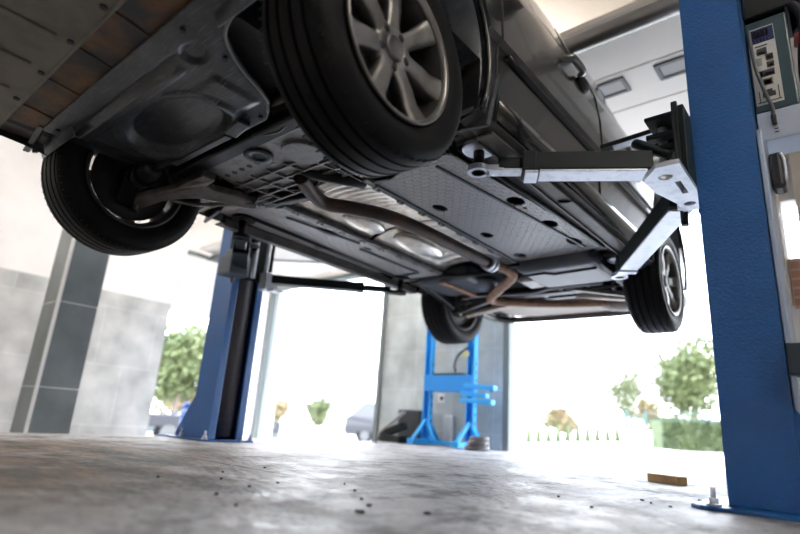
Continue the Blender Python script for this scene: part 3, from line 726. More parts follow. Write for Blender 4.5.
# control arms, drive shafts, struts
def control_arm(s):
    b = B()
    b = B(); pl = [(.36,.14),(.44,.13),(.52,.11),(.60,.055),(.66,.0),(.715,-.01),(.725,.035),(.68,.065),(.62,.105),(.57,.16),(.53,.22),(.50,.32),(.47,.44),(.41,.45),(.41,.34),(.44,.24),(.43,.20),(.36,.20)]
    def za(x): t_ = (x-.36)/.36; return 1.165-.125*t_**1.6
    n_ = len(pl); b.add([(s*x,y,za(x)-.022) for x, y in pl]+[(s*x,y,za(x)+.012) for x, y in pl], [tuple(range(n_)), tuple(range(n_,2*n_))[::-1]]+[(i,(i+1)%n_,n_+(i+1)%n_,n_+i) for i in range(n_)])
    c_ = b.build('control_arm', mat('arm_grime', (.13,.115,.10), .42, .5, noise=(14,(.05,.045,.04),.45,.7)), car, bevel=.005)
    b = B(); b.cyl((s*.47,.165,1.128),(s*.47,.165,1.16),.018,n=20); b.build('arm_recess', black, c_)
    b = B(); b.cyl((s*.44,.44,1.13),(s*.44,.44,1.20),.028,n=20); b.cyl((s*.70,.02,1.01),(s*.70,.02,1.09),.020,n=16); b.build('bushing', black, c_)
    b = B(); b.bar((s*.68,-.03,1.02),(s*.67,.0,1.30),.05,.07); b.cyl((s*.63,0,1.25),(s*.56,.02,1.6),.045,n=18); b.cyl((s*.6,0,1.151),(s*.72,0,1.151),.05,n=20); b.build('strut', M_black_metal, car)
    b = B(); b.cyl((s*.2,.05,1.24),(s*.64,.0,1.155),.016,n=12)
    b.lathe([(s*.52,.02),(s*.54,.042),(s*.56,.03),(s*.575,.046),(s*.59,.032),(s*.605,.05),(s*.64,.05)], n=20, c=(0,.005,1.165)); b.build('drive_shaft', black, car)
    b = B(); b.tube([(s*.36,.50,1.19),(s*.5,.44,1.16),(s*.62,.28,1.12),(s*.66,.16,1.11)], .010, n=8); b.build('tie_rod', M_alu, car)
for s in (1,-1): control_arm(s)

# ---- tunnel: heat shields + exhaust
def wavy(x0, x1, y0, y1, zc, zs, name, ribs, mtl):
    b = B(); rows = []; ny = ribs*6
    for i in range(ny+1):
        y = y0+(y1-y0)*i/ny; row = []
        for j in range(17):
            u = j/16; x = x0+(x1-x0)*u; z = zs+(zc-zs)*math.sin(PI*u)**.6+.006*math.sin(2*PI*i/6)*math.sin(PI*u)
            row.append((x,y,z))
        rows.append(row)
    b.grid(rows); return b.build(name, mtl, car, solid=.003)
M_shield = mat('heat_shield', (.70,.66,.60), .3, .95, noise=(16,(.42,.34,.27),.5,.72), bump=(28,.5,.012))
wavy(-.40,.15,.60,1.22,1.245,1.200,'heat_shield',14,M_shield)
wavy(-.10,.14,.43,.60,1.20,1.178,'heat_shield',4,M_shield)
wavy(-.38,.14,1.24,1.96,1.245,1.200,'heat_shield',9,M_shield)
b = B(); b.tube([(-.02,.40,1.19),(.02,.46,1.185),(.10,.56,1.18),(.12,.64,1.185)], .045, n=16, rs=[.02,.03,.03,.02]); b.build('flex_joint', M_black_metal, car)
b = B(); b.tube([(-.05,.42,1.175),(-.12,.55,1.165),(-.15,.66,1.16),(-.07,.76,1.155),(.02,.92,1.15),(.05,1.15,1.15),(.055,1.5,1.15),(.06,1.80,1.15)], .034, n=20)
exh = b.build('exhaust_pipe', M_exh, car)
b = B(); b.blob((-.20,1.45,1.195),(.085,.22,.045)); b.blob((-.24,1.02,1.20),(.07,.15,.035)); b.build('resonator', M_shield, exh)
b = B()
for y in (1.80,1.84): b.lathe([(-.01,.036),(-.01,.05),(.01,.05),(.01,.036)], n=24, c=(0,0,0), close=True, smooth=False)
b.v = [V((v.y, v.x+(1.80 if i < 96 else 1.84), v.z))+V((.06,0,1.15)) for i, v in enumerate(b.v)]
b.build('pipe_clamp', M_zinc, exh)
b = B(); b.tube([(.065,1.82,1.15),(.10,1.97,1.14),(.08,2.06,1.12),(-.10,2.22,1.10),(-.28,2.40,1.09),(-.26,2.50,1.09),(-.10,2.68,1.10),(.15,2.85,1.11),(.40,2.95,1.12)], .030, n=18)
b.build('tail_pipe', M_exh_rust, exh)
b = B(); b.blob((.48,3.02,1.14),(.22,.14,.075)); b.build('rear_silencer', M_exh, exh)
# longitudinal rails beside the tunnel with bolts/bracket tabs
for x in (.155,-.405):
    b = B(); b.bar((x,.60,1.188),(x,1.96,1.188),.035,.022)
    rl = b.build('floor_rail', mat('rail_dark', (.10,.10,.105), .45, .4, noise=(16,(.32,.30,.26),.55,.7)), car, bevel=.004)
    for k in range(8):
        b = B(); y = .70+.165*k; b.bx((x-.022,y-.022,1.172),(x+.02,y+.022,1.178)); b.cyl((x,y,1.165),(x,y,1.172),.009,n=6); b.build('bracket', M_alu, rl)
b = B(); b.tube([(-.40,1.96,1.165),(-.2,1.99,1.155),(.0,2.0,1.15),(.12,1.93,1.15),(.2,1.96,1.16)], .014, n=8); b.bar((-.42,1.98,1.168),(-.12,2.02,1.16),.045,.018); b.build('cross_brace', M_black_metal, car, bevel=.003)

# ---- patterned floor panels with real drain holes
def panel_mat():
    m = bpy.data.materials.new('embossed_panel'); m.use_nodes = True; nt = m.node_tree; N = nt.nodes; L = nt.links; b = N['Principled BSDF']
    tc = N.new('ShaderNodeTexCoord'); br = N.new('ShaderNodeTexBrick'); br.inputs['Scale'].default_value = 1; br.inputs['Brick Width'].default_value = .044; br.inputs['Row Height'].default_value = .030
    br.inputs['Mortar Size'].default_value = .006; br.inputs['Mortar Smooth'].default_value = .6; br.offset = .5
    br.inputs['Color1'].default_value = (0,0,0,1); br.inputs['Color2'].default_value = (0,0,0,1); br.inputs['Mortar'].default_value = (1,1,1,1)
    L.new(tc.outputs['Object'], br.inputs['Vector'])
    bp = N.new('ShaderNodeBump'); bp.inputs['Strength'].default_value = 1.0; bp.inputs['Distance'].default_value = .012; L.new(br.outputs['Color'], bp.inputs['Height']); L.new(bp.outputs['Normal'], b.inputs['Normal'])
    n = N.new('ShaderNodeTexNoise'); n.inputs['Scale'].default_value = 7; n.inputs['Detail'].default_value = 7; L.new(tc.outputs['Object'], n.inputs['Vector'])
    mx = N.new('ShaderNodeMix'); mx.data_type = 'RGBA'; mx.inputs['A'].default_value = (.30,.31,.345,1); mx.inputs['B'].default_value = (.40,.385,.365,1); L.new(n.outputs['Fac'], mx.inputs['Factor']); L.new(mx.outputs['Result'], b.inputs['Base Color'])
    b.inputs['Roughness'].default_value = .4; b.inputs['Metallic'].default_value = .1
    return m
M_panel = panel_mat()
def panel(poly, holes, zz=(1.178,1.186)):
    b = B(); b.prism(poly, *zz)
    o = b.build('floor_panel', M_panel, car)
    cut(o, [lambda c, h=h: c.add([(h[0]+h[2]*math.cos(2*PI*k/24), h[1]+h[3]*math.sin(2*PI*k/24), 1.1) for k in range(24)]+[(h[0]+h[2]*math.cos(2*PI*k/24), h[1]+h[3]*math.sin(2*PI*k/24), 1.3) for k in range(24)],
            [tuple(range(24))[::-1], tuple(range(24,48))]+[(k,(k+1)%24,24+(k+1)%24,24+k) for k in range(24)]) for h in holes])
    return o
pr = panel([(.175,.64),(.26,.66),(.50,.56),(.60,.62),(.66,1.2),(.70,1.70),(.695,1.90),(.60,1.94),(.17,1.98)],
      [(.600,1.13,.038,.055),(.610,1.46,.038,.055),(.612,1.76,.036,.07),(.258,1.02,.032,.048),(.258,1.45,.030,.048),(.250,1.84,.032,.048),(.60,1.22,.010,.014),(.36,1.90,.008,.01)])
pl_ = panel([(-.42,.62),(-.60,.42),(-.74,.42),(-.80,.60),(-.815,1.2),(-.80,1.66),(-.66,1.96),(-.43,1.97)],
      [(-.480,.97,.034,.085),(-.74,1.14,.022,.04),(-.745,1.46,.02,.035),(-.48,1.30,.016,.03)])
b = B(); b.bar((-.52,1.28,1.174),(-.52,1.85,1.174),.02,.012); b.bar((-.52,1.85,1.174),(-.66,1.86,1.174),.02,.012); b.bar((-.50,.7,1.174),(-.45,1.2,1.174),.012,.01); b.build('panel_rib', M_tank, pl_, bevel=.003)
b = B()
for k in range(3): b.bar((.50+.0*k,.66,1.176),(.63,1.86,1.176),.014,.010) if k == 0 else None
b.bar((.175,.66,1.174),(.175,1.96,1.174),.016,.012)
b.build('panel_rib', M_tank, pr, bevel=.003)
# undersill strips
for s in (1,-1):
    b = B(); b.bx((min(s*.785,s*.85),.50,1.133),(max(s*.785,s*.85),2.18,1.143)); b.build('under_sill', mat('sill_grime'), car, bevel=.004)
    b = B(); b.tube([(s*.66,.58,1.17),(s*.69,1.2,1.17),(s*.72,1.9,1.17)], .010, n=8, smoothpath=False); b.build('brake_line', M_black_metal, car)
b = B(); b.tube([(.80,1.13,1.13),(.835,1.15,1.13),(.85,1.17,1.145)], .006, n=6); b.build('sill_crack', black, car)
# ---- rear: tank, second tank/canister, axle
def rbox(c, d, name, mtl, bev=.04, par=car):
    b = B(); b.box(c, d); return b.build(name, mtl, par, bevel=bev, seg=4)
tank = rbox((.40,2.17,1.175), (.50,.46,.13), 'fuel_tank', M_tank, .05)
b = B(); b.tube([(.17,2.03,1.108),(.32,2.02,1.106),(.36,2.07,1.106),(.62,2.05,1.107)], .007, n=6, smoothpath=False); b.build('tank_seam', M_black_metal, tank)
t2 = rbox((-.43,2.20,1.19), (.44,.42,.11), 'underfloor_tray', M_tank, .04)
b = B(); b.bx((-.44,1.98,1.120),(-.39,2.42,1.133)); b.build('tank_strap', M_exh_rust, t2)
b = B(); b.blob((-.26,2.26,1.17),(.12,.15,.055)); b.build('canister', M_tank, t2)
rbox((.10,2.30,1.17), (.14,.22,.09), 'carrier_cover', M_alu, .03)
b = B(); b.bar((-.55,2.56,1.15),(.55,2.56,1.15),.09,.07); b.bar((-.5,2.86,1.19),(.5,2.86,1.19),.07,.06)
b.bar((-.42,2.56,1.15),(-.36,2.86,1.18),.07,.05); b.bar((.42,2.56,1.15),(.36,2.86,1.18),.07,.05)
ax = b.build('rear_subframe', M_black_metal, car, bevel=.012)
for s in (1,-1):
    b = B(); b.bar((s*.24,2.52,1.15),(s*.70,2.60,1.06),.05,.045,.04,.04); b.build('trailing_link', mat('arm_grime'), car, bevel=.006)
    b = B(); b.bar((s*.20,2.84,1.16),(s*.70,2.72,1.06),.10,.03,.07,.03); b.build('lower_link', mat('link_beige', (.42,.36,.30), .6, .2), car, bevel=.006)
    b = B(); b.bar((s*.62,2.02,1.17),(s*.68,2.50,1.09),.045,.06); b.build('trailing_arm', M_black_metal, car, bevel=.006)
    b = B(); b.cyl((s*.60,2.64,ZW),(s*.72,2.64,ZW),.055,n=20); b.bar((s*.69,2.58,1.04),(s*.69,2.68,1.28),.05,.06); b.build('knuckle', M_alu, car)
    b = B()
    for k in range(60): 
        t0, t1 = k/60, (k+1)/60
    b.tube([(s*.60+.0+.042*math.cos(k*.6), 2.50+.042*math.sin(k*.6), 1.08+.003*k) for k in range(70)], .007, n=6, smoothpath=False); b.build('coil_spring', black, car)
    b = B(); b.cyl((s*.62,2.80,1.08),(s*.60,2.78,1.45),.025,n=14); b.cyl((s*.62,2.80,1.06),(s*.615,2.795,1.2),.034,n=14); b.build('shock_absorber', M_black_metal, car)
b = B(); b.tube([(-.55,2.45,1.13),(-.3,2.40,1.115),(.0,2.48,1.12),(.2,2.40,1.115),(.52,2.42,1.12)], .011, n=8); b.build('anti_roll_bar', mat('bar_grey', (.25,.25,.27), .45, .5), car)
b = B()
for k in range(22):
    random.seed(100+k); x, y = random.uniform(-.5,.5), random.uniform(2.4,2.95); z = random.uniform(1.12,1.18)
    b.cyl((x,y,z),(x,y,z+.03),random.uniform(.008,.02),n=8)
b.build('bolt', M_alu, ax)
b = B(); b.prism([(-.60,2.95),(.60,2.95),(.62,3.34),(.40,3.42),(-.40,3.42),(-.62,3.34)], 1.165, 1.20); b.build('rear_floor', mat('valance_beige', (.34,.29,.25), .6), car, bevel=.01)
b = B()
for s in (1,): b.tube([(-.80,3.05,1.18),(-.78,3.35,1.16),(-.5,3.46,1.155),(.5,3.46,1.155),(.78,3.35,1.16),(.80,3.05,1.18)], .03, n=10)
b.build('rear_bumper_lip', M_paint, car)

# =================================================================== CONTROL CABINET on the near post
cab = root('control_cabinet', (1.58,1.22,1.3), 'dark teal control cabinet with a picture instruction sticker, mounted on the near lift post', 'cabinet')
CY = 1.17
b = B(); b.bx((1.529,CY,1.318),(1.655,CY+.14,1.70)); b.build('casing', mat('cabinet_teal', (.035,.07,.085), .35), cab, bevel=.006)
M_stick = mat('sticker_white', (.55,.54,.50), .25, spec=.6)
b = B(); b.bx((1.534,CY-.002,1.345),(1.615,CY,1.665)); st = b.build('sticker', M_stick, cab)
def mark(x0, x1, z0, z1, col, nm='sticker_print', y=None):
    b = B(); yy = CY-.003; b.bx((x0,yy-.0005,z0),(x1,yy,z1)); b.build(nm, mat('print_%d_%d_%d' % tuple(int(c*99) for c in col), col, .35), st)
mark(1.536,1.613,1.60,1.66,(.012,.02,.09))
for k in range(5): mark(1.550+.010*k,1.557+.010*k,1.622,1.652,(.45,.35,.03))
for k in range(6): mark(1.545+.010*k,1.550+.010*k,1.606,1.612,(.35,.4,.5))
mark(1.552,1.590,1.583,1.588,(.03,.04,.1)); mark(1.556,1.586,1.548,1.576,(.06,.06,.06)); mark(1.559,1.583,1.551,1.560,(.45,.44,.4))
mark(1.548,1.568,1.505,1.538,(.30,.30,.28)); mark(1.580,1.602,1.520,1.545,(.05,.05,.06)); mark(1.584,1.598,1.524,1.536,(.4,.4,.38)); mark(1.580,1.602,1.490,1.512,(.06,.05,.05)); mark(1.586,1.600,1.492,1.503,(.5,.2,.05))
mark(1.546,1.600,1.455,1.482,(.05,.05,.06)); mark(1.550,1.566,1.459,1.476,(.3,.12,.06)); mark(1.572,1.596,1.459,1.470,(.35,.12,.06))
mark(1.560,1.592,1.418,1.448,(.30,.29,.27)); mark(1.563,1.589,1.421,1.445,(.5,.49,.45)); mark(1.568,1.584,1.425,1.438,(.5,.2,.06))
mark(1.545,1.548,1.355,1.40,(.04,.04,.04)); mark(1.602,1.605,1.355,1.41,(.04,.04,.04)); mark(1.556,1.594,1.372,1.392,(.04,.04,.04)); mark(1.564,1.586,1.392,1.402,(.04,.04,.04)); mark(1.540,1.610,1.353,1.357,(.04,.04,.04))
b = B(); b.bx((1.529,CY-.01,1.20),(1.66,CY+.13,1.312)); lo = b.build('lower_bracket', mat('bracket_steel', (.50,.56,.66), .35, .4), cab, bevel=.004)
b = B(); b.box((1.578,CY-.014,1.272),(.016,.012,.04)); b.build('cable_gland', black, cab, bevel=.004)
b = B()
for k in range(2): b.box((1.581,CY-.0115,1.238-.012*k),(.012,.002,.003))
b.build('slot', black, cab)
b = B(); b.tube([(1.540,CY-.012,1.66),(1.542,CY-.016,1.58),(1.548,CY-.018,1.48),(1.565,CY-.018,1.38),(1.578,CY-.016,1.32),(1.578,CY-.014,1.27)], .006, n=8); b.build('cable', mat('cable_grey', (.06,.065,.07), .4), cab)
mu = root('power_unit', (1.62,1.25,1.72), 'black hydraulic power unit with hanging hoses above the control cabinet on the near post', 'pump')
b = B(); b.bx((1.529,CY-.02,1.71),(1.70,CY+.20,2.0)); b.build('oil_tank', mat('unit_black', (.012,.013,.013), .25), mu, bevel=.012)
b = B(); b.cyl((1.72,CY+.05,1.62),(1.72,CY+.05,2.0),.055,n=28); b.build('motor', M_black_metal, mu)
b = B(); b.tube([(1.675,CY,1.72),(1.70,CY-.02,1.64),(1.69,CY-.01,1.54),(1.68,CY,1.44),(1.68,CY+.03,1.36)], .016, n=12); b.build('hose', black, mu)
b = B(); b.cyl((1.685,CY,1.54),(1.69,CY-.005,1.58),.022,n=14); b.build('hose_cap', mat('cap_red', (.25,.05,.03), .4), mu)
lb = B(); lb.bx((1.547,1.13,1.01),(1.585,1.21,1.14)); L_ = lb.build('limit_switch_box', mat('switch_black', (.015,.017,.02), .35), None, bevel=.012); tag(L_, 'small black rounded switch box on the outer side of the near lift post', 'switch box')
b = B(); b.tube([(1.583,1.13,1.13),(1.590,1.13,1.10),(1.589,1.13,1.03)], .004, n=6); b.build('edge_trim', M_zinc, L_)
b = B(); b.tube([(1.535,1.05,.48),(1.545,1.04,.44),(1.542,1.04,.40),(1.555,1.04,.385)], .006, n=8); hk = b.build('cable_hook', black); tag(hk, 'black cable hook low on the outer side of the near lift post', 'hook')
b = B(); b.bx((1.535,.97,.38),(1.60,1.01,.47)); jb = b.build('junction_box', mat('junction_dark', (.02,.035,.05), .4), bevel=.006); tag(jb, 'dark blue junction box at the right picture edge behind the near post', 'box')
b = B(); b.bx((1.529,1.06,.02),(1.545,1.22,1.2)); cc_ = b.build('cable_channel', mat('channel_steel', (.42,.50,.62), .35, .3), bevel=.003); tag(cc_, 'pale grey steel cable channel running down the outer side of the near post', 'cable channel')

# =================================================================== SHOP PRESS in front of the tiled pillar
def press():
    yb = 3.62; g = lambda x: zg(x)
    r = root('hydraulic_press', (-1.55,yb,0), 'bright blue H-frame shop press standing in front of the tiled pillar', 'press')
    xl, xr = -1.72, -1.20
    for x in (xl, xr):
        b = B(); b.bx((x-.045,yb-.03,.01),(x-.03,yb+.03,1.7)); b.bx((x+.03,yb-.03,.01),(x+.045,yb+.03,1.7)); b.bx((x-.03,yb+.02,.01),(x+.03,yb+.03,1.7)); b.build('upright', M_blue2, r, bevel=.004)
        for k in range(9):
            b = B(); b.cyl((x+.045,yb,.15+.08*k),(x+.048,yb,.15+.08*k),.012,n=12); b.build('pin_hole', black, r)
        b = B(); b.bar((x,yb-.26,.03),(x,yb+.22,.03),.08,.05); b.bar((x,yb-.22,.05),(x,yb-.02,.24),.03,.03); b.bar((x,yb+.2,.05),(x,yb+.02,.24),.03,.03)
        b.bar((x-.17 if x == xl else x-.18,yb-.02,.03),(x,yb-.02,.22),.03,.03); b.bar((x+.13,yb-.02,.03),(x,yb-.02,.22),.03,.03); b.build('foot', M_blue2, r, bevel=.004)
    b = B(); b.bx((xl-.03,yb-.05,.52),(xr+.03,yb-.03,.68)); b.bx((xl-.03,yb+.03,.52),(xr+.03,yb+.05,.68)); b.build('bed_beam', mat('beam_blue', (.02,.27,.75), .4), r, bevel=.004)
    b = B(); b.bx((xl+.08,yb-.04,.68),(xr-.08,yb+.04,.70)); b.build('bed_plate', M_black_metal, r)
    b = B(); b.bx((xl-.05,yb-.05,1.6),(xr+.05,yb+.05,1.76)); b.build('top_beam', M_blue2, r, bevel=.004)
    b = B(); b.bx((xl,yb-.02,.01),(xr,yb+.02,.05)); b.build('base_bar', M_blue2, r)
    b = B(); b.cyl((-1.49,yb,1.3),(-1.49,yb,1.6),.06,n=24); b.build('ram', M_chrome, r)
    b = B(); b.tube([(xr-.02,yb-.04,.95),(xr-.12,yb-.06,.88),(xr-.17,yb-.06,.78),(xr-.16,yb-.05,.71)], .010, n=8); b.build('hose', black, r)
    b = B(); b.cyl((xr-.03,yb-.06,.88),(xr-.03,yb-.09,.88),.03,n=18); b.build('gauge', mat('gauge_face', (.6,.6,.3), .4), r)
    for k, (dx, z, l) in enumerate(((.16,.57,.34),(.10,.50,.30),(.13,.44,.36))):
        b = B(); b.bar((xr+dx-l/2,yb-.09,z),(xr+dx+l/2,yb-.12,z-.02),.07,.045); b.build('pump_tray', M_blue2, r, bevel=.006)
    b = B(); b.cyl((xr+.28,yb-.11,.53),(xr+.30,yb-.11,.53),.02,n=12); b.build('pump_knob', black, r)
    return r
press()
b = B(); b.blob((0,0,0),(.20,.16,.05),24,8); 
disc = root('metal_weight', (-.96,3.36,0), 'stack of round grey metal discs on the floor right of the blue press', 'metal disc')
for k in range(3):
    b = B(); b.cyl((-.96+.01*k,3.36,.002+.04*k),(-.96+.01*k,3.36,.04+.04*k),.11-.012*k,n=28); b.build('disc', mat('disc_grey', (.16,.15,.15), .5, .4), disc, bevel=.006)
# trolley jack and black toolbox left of the press
tj = root('trolley_jack', (-2.05,3.5,zg(-2.05)), 'black trolley jack with a pale handle leaning at the foot of the press', 'jack')
b = B(); b.bx((-2.18,3.42,-.0),(-1.90,3.56,.07)); b.bar((-2.2,3.49,.06),(-1.9,3.49,.17),.10,.07); b.build('chassis', M_black_metal, tj, bevel=.01)
b = B(); b.bar((-2.20,3.44,.08),(-1.88,3.44,.30),.05,.022); b.build('handle', mat('jack_handle', (.45,.43,.42), .45), tj, bevel=.004)
b = B()
for x in (-2.15,-1.95): b.cyl((x,3.41,.03),(x,3.57,.03),.03,n=18)
b.build('castor', black, tj)
b = B(); b.bx((-2.16,3.68,zg(-2.16)),(-1.86,3.84,.33)); tb = b.build('tool_case', mat('case_black', (.02,.02,.022), .45), bevel=.012); tag(tb, 'black tool case standing against the tiled pillar behind the trolley jack', 'case')
b = B(); b.bx((-1.66,3.80,.0),(-1.54,3.86,.30)); wb_ = b.build('white_canister', mat('canister_white', (.75,.74,.7), .4), bevel=.02); tag(wb_, 'white plastic canister at the foot of the pillar behind the press', 'canister')
for (x, z, lab) in ((-1.72,.47,'upper white wall socket on the tiled pillar beside the press upright'),(-1.90,.30,'lower white wall socket on the tiled pillar beside the press')):
    r = root('wall_socket', (x,RW-.045,z), lab, 'socket')
    b = B(); b.bx((x-.045,RW-.045,z-.045),(x+.045,RW-.03,z+.045)); b.build('socket_plate', mat('socket_white', (.8,.8,.78), .4), r, bevel=.005)
    b = B(); b.cyl((x,RW-.047,z),(x,RW-.044,z),.022,n=16); b.build('socket_hole', M_black_metal, r)

# wooden block on the floor
b = B(); R_ = rotz(-.42); b.box((.955,1.90,.018),(.165,.06,.036), R=R_)
wood = mat('raw_wood', (.62,.40,.17), .6, noise=(14,(.48,.28,.11),.4,.65)); wk = b.build('wood_block', wood, bevel=.004); tag(wk, 'short brown wooden block lying on the concrete floor left of the near post', 'wood block')
# offcut beside the base plate
b = B(); b.bar((1.24,1.165,.006),(1.36,1.145,.006),.03,.01); oc = b.build('base_shim', M_blue, bevel=.003); tag(oc, 'thin blue steel shim on the floor in front of the near post', 'shim')
# chips of dirt
chips = [(.87,-.02,.014),(.82,.06,.008),(.95,.10,.012),(.42,.12,.006),(.30,.02,.005),(.62,.22,.005),(.05,.35,.006),(.55,-.15,.007),(.70,-.2,.005),(.95,.75,.006),(1.12,.98,.008),(1.16,.93,.005),(.22,-.12,.006),(.46,.0,.005),(.74,.12,.006),(1.22,.90,.007),(1.10,.62,.006),(.15,.12,.004),(.5,.3,.004)]
chip0 = None
for i, (x, y, s) in enumerate(chips):
    if chip0 is None:
        b = B(); random.seed(3); pts = [(math.cos(2*PI*k/9)*random.uniform(.6,1.1), math.sin(2*PI*k/9)*random.uniform(.4,.9)) for k in range(9)]
        b.prism(pts, 0, .22); chip0 = b.build('dirt_flake', mat('dirt_black', (.02,.018,.018), .7)); o = chip0
    else: o = chip0.copy(); COL.objects.link(o)
    o.location = (x,y,.0); o.scale = (s*.8,s,.018+s*.2); o.rotation_euler = (0,0,i*1.3)
    tag(o, 'black flake of dirt lying on the concrete floor', 'dirt flake', 'dirt flakes scattered over the floor')

# =================================================================== OUTSIDE
M_ground = mat('pale_paving', (.36,.35,.335), .8, noise=(.8,(.30,.29,.27),.4,.7))
def zo(x, y): return max(-.62, -.047*max(0.,-x-1.75))*(1 if True else 0)
b = B(); rows = []
for yy in (RW+.35, 6, 9, 14, 22, 34, 60):
    rows.append([(x,yy,zo(x,yy)-.02) for x in (-70,-40,-25,-16,-12,-9,-6,-4,-1.75,2,10,30)])
b.grid(rows, False)
b.grid([[(x,yy,zo(x,yy)-.02) for x in (-70,-40,-25,-16,-12,-9,-6,LW-.2)] for yy in (-30,-10,0,RW+.35)], False)
struct(b.build('ground', M_ground))
M_leaf = [mat('leaf_%d' % i, c, .6, noise=(2,c2,.4,.6)) for i, (c, c2) in enumerate((((.13,.15,.055),(.085,.115,.04)),((.14,.155,.07),(.10,.125,.05)),((.16,.15,.06),(.20,.13,.07)),((.085,.11,.04),(.055,.08,.03))))]
M_bark = mat('bark', (.16,.12,.09), .8)
def leafcloud(b, c, r, n, s, seed):
    rnd = random.Random(seed)
    for _ in range(n):
        while True:
            p = V((rnd.uniform(-1,1),rnd.uniform(-1,1),rnd.uniform(-1,1)))
            if .25 < p.length < 1: break
        p = V((p.x*r[0],p.y*r[1],p.z*r[2]))+V(c)
        d = V((rnd.gauss(0,1),rnd.gauss(0,1),rnd.gauss(0,1))).normalized(); e = d.orthogonal().normalized()*s; f = d.cross(e)
        b.add([p-e,p+f*.5,p+e,p-f*.5],[(0,1,2,3)])
def tree(x, y, z, h, r, mi, lab, lumps=7, seed=1, trunk=True, n=520, s=.13, cat='tree', nm='tree'):
    t_ = root(nm, (x,y,z), lab, cat)
    rnd = random.Random(seed); b = B()
    ch = h*.62
    for k in range(lumps):
        a = 2*PI*k/lumps+rnd.random(); q = rnd.uniform(.3,.62)*r if k else 0
        leafcloud(b, (x+q*math.cos(a),y+q*math.sin(a),z+h*.38+ch*(.15+.6*rnd.random() if k else .45)),(r*.55,r*.55,ch*.30),n,s,seed*10+k)
    b.build('foliage', M_leaf[mi], t_, recalc=False)
    if nm == 'bush':
        b = B(); b.tube([(x,y,z-.1),(x+.03,y,z+h*.3),(x,y,z+h*.7)], .03, n=6); b.build('stem', M_bark, t_)
    if trunk:
        b = B(); b.tube([(x,y,z-.1),(x+.05*r,y,z+h*.3),(x,y,z+h*.7)], .1, n=8, rs=[.05*r+.04,.04*r+.03,.02]); 
        for k in range(4):
            a = k*1.7; b.tube([(x,y,z+h*.35),(x+.3*r*math.cos(a),y+.3*r*math.sin(a),z+h*.6)], .03, n=6)
        b.build('trunk', M_bark, t_)
    return t_
tree(-4.5,28.3,-.9,6.2,1.9,0,'large round leafy tree behind the clipped hedge',13,2,n=420,s=.15)
tree(-6.7,25.8,-.8,4.4,1.35,1,'slender pale tree left of the green gate',14,5,n=150,s=.10)
tree(-4.85,22.6,-.5,2.5,.5,2,'small sparse tree right behind the green gate',7,6,n=150,s=.09)
tree(-10.3,26.6,-.5,2.1,1.25,2,'low rounded bush behind the row of little cypresses',5,8,False,420,.10,'bush','bush')
tree(-12.75,6.75,-.8,3.7,1.15,0,'leafy green tree seen through the opening in the left wall',11,11,n=420,s=.10)
tree(-15.2,8.6,-.8,2.0,1.1,2,'yellow-green shrub below the tree outside the left opening',6,12,False,300,.09,'bush','bush')
tree(-17.2,13.8,-.7,1.7,.7,2,'reddish bush outside the left rear bay, left one of the pair',4,13,False,260,.09,'bush','bush')
tree(-15.9,14.9,-.7,1.8,.75,1,'green bush outside the left rear bay, right one of the pair',5,14,False,260,.09,'bush','bush')
# clipped hedge
hd = B()
p0, p1 = V((-4.1,20.4,0)), V((-1.4,22.8,0)); d_ = (p1-p0)
rnd = random.Random(4)
for k in range(5200):
    t_ = rnd.random(); q = p0+d_*t_; nrm = V((-d_.y,d_.x,0)).normalized()
    f_ = rnd.choice((0,1,2)); ww = .45
    o_ = (-ww if f_ == 0 else rnd.uniform(-ww,ww)); zz = (rnd.uniform(-.05,1.0) if f_ < 2 else 1.0); 
    if f_ == 1: o_ = ww
    pp = q-nrm*(-o_)+V((0,0,zz)); dd_ = V((rnd.gauss(0,1),rnd.gauss(0,1),rnd.gauss(0,1))).normalized(); e = dd_.orthogonal().normalized()*.07; g_ = dd_.cross(e)
    hd.add([pp-e,pp+g_*.6,pp+e,pp-g_*.6],[(0,1,2,3)])
hd.bar(p0+V((0,0,.42)), p1+V((0,0,.42)), .80, .98)
hg = hd.build('clipped_hedge', M_leaf[3], recalc=False); tag(hg, 'low clipped green hedge in front of the large round tree', 'hedge')
# row of little cypresses
cy0 = None
for k in range(10):
    t_ = k/9; x, y = -10.0+(-6.9+10.0)*t_, 22.2+(24.6-22.2)*t_
    if cy0 is None:
        cy0 = bpy.data.objects.new('dwarf_cypress', None); COL.objects.link(cy0); c_ = cy0
        b = B(); rr = random.Random(9)
        for _ in range(260):
            zz = rr.random(); ra = .13*(1-zz)**.7*rr.uniform(.6,1)*1.5; a = rr.uniform(0,2*PI); pp = V((ra*math.cos(a),ra*math.sin(a),.04+zz*.66)); e = V((rr.gauss(0,1),rr.gauss(0,1),1)).normalized()*.06; g_ = e.orthogonal().normalized()*.03
            b.add([pp-e,pp+g_,pp+e,pp-g_],[(0,1,2,3)])
        b.lathe([(.02,.13),(.3,.14),(.55,.08),(.72,0)], n=10, axis='Z'); b.build('foliage', M_leaf[3], cy0, recalc=False)
        b = B(); b.cyl((0,0,-.1),(0,0,.08),.02,n=8); b.build('trunk', M_bark, cy0)
    else: c_ = copy_tree(cy0)
    c_.location = (x,y,-.28+.28*t_+.02); c_.rotation_euler = (0,0,k); c_.scale = (.9,.9,1.25)
    tag(c_, 'little dark green cypress in the planted row outside the right bay', 'shrub', 'row of little cypresses outside')
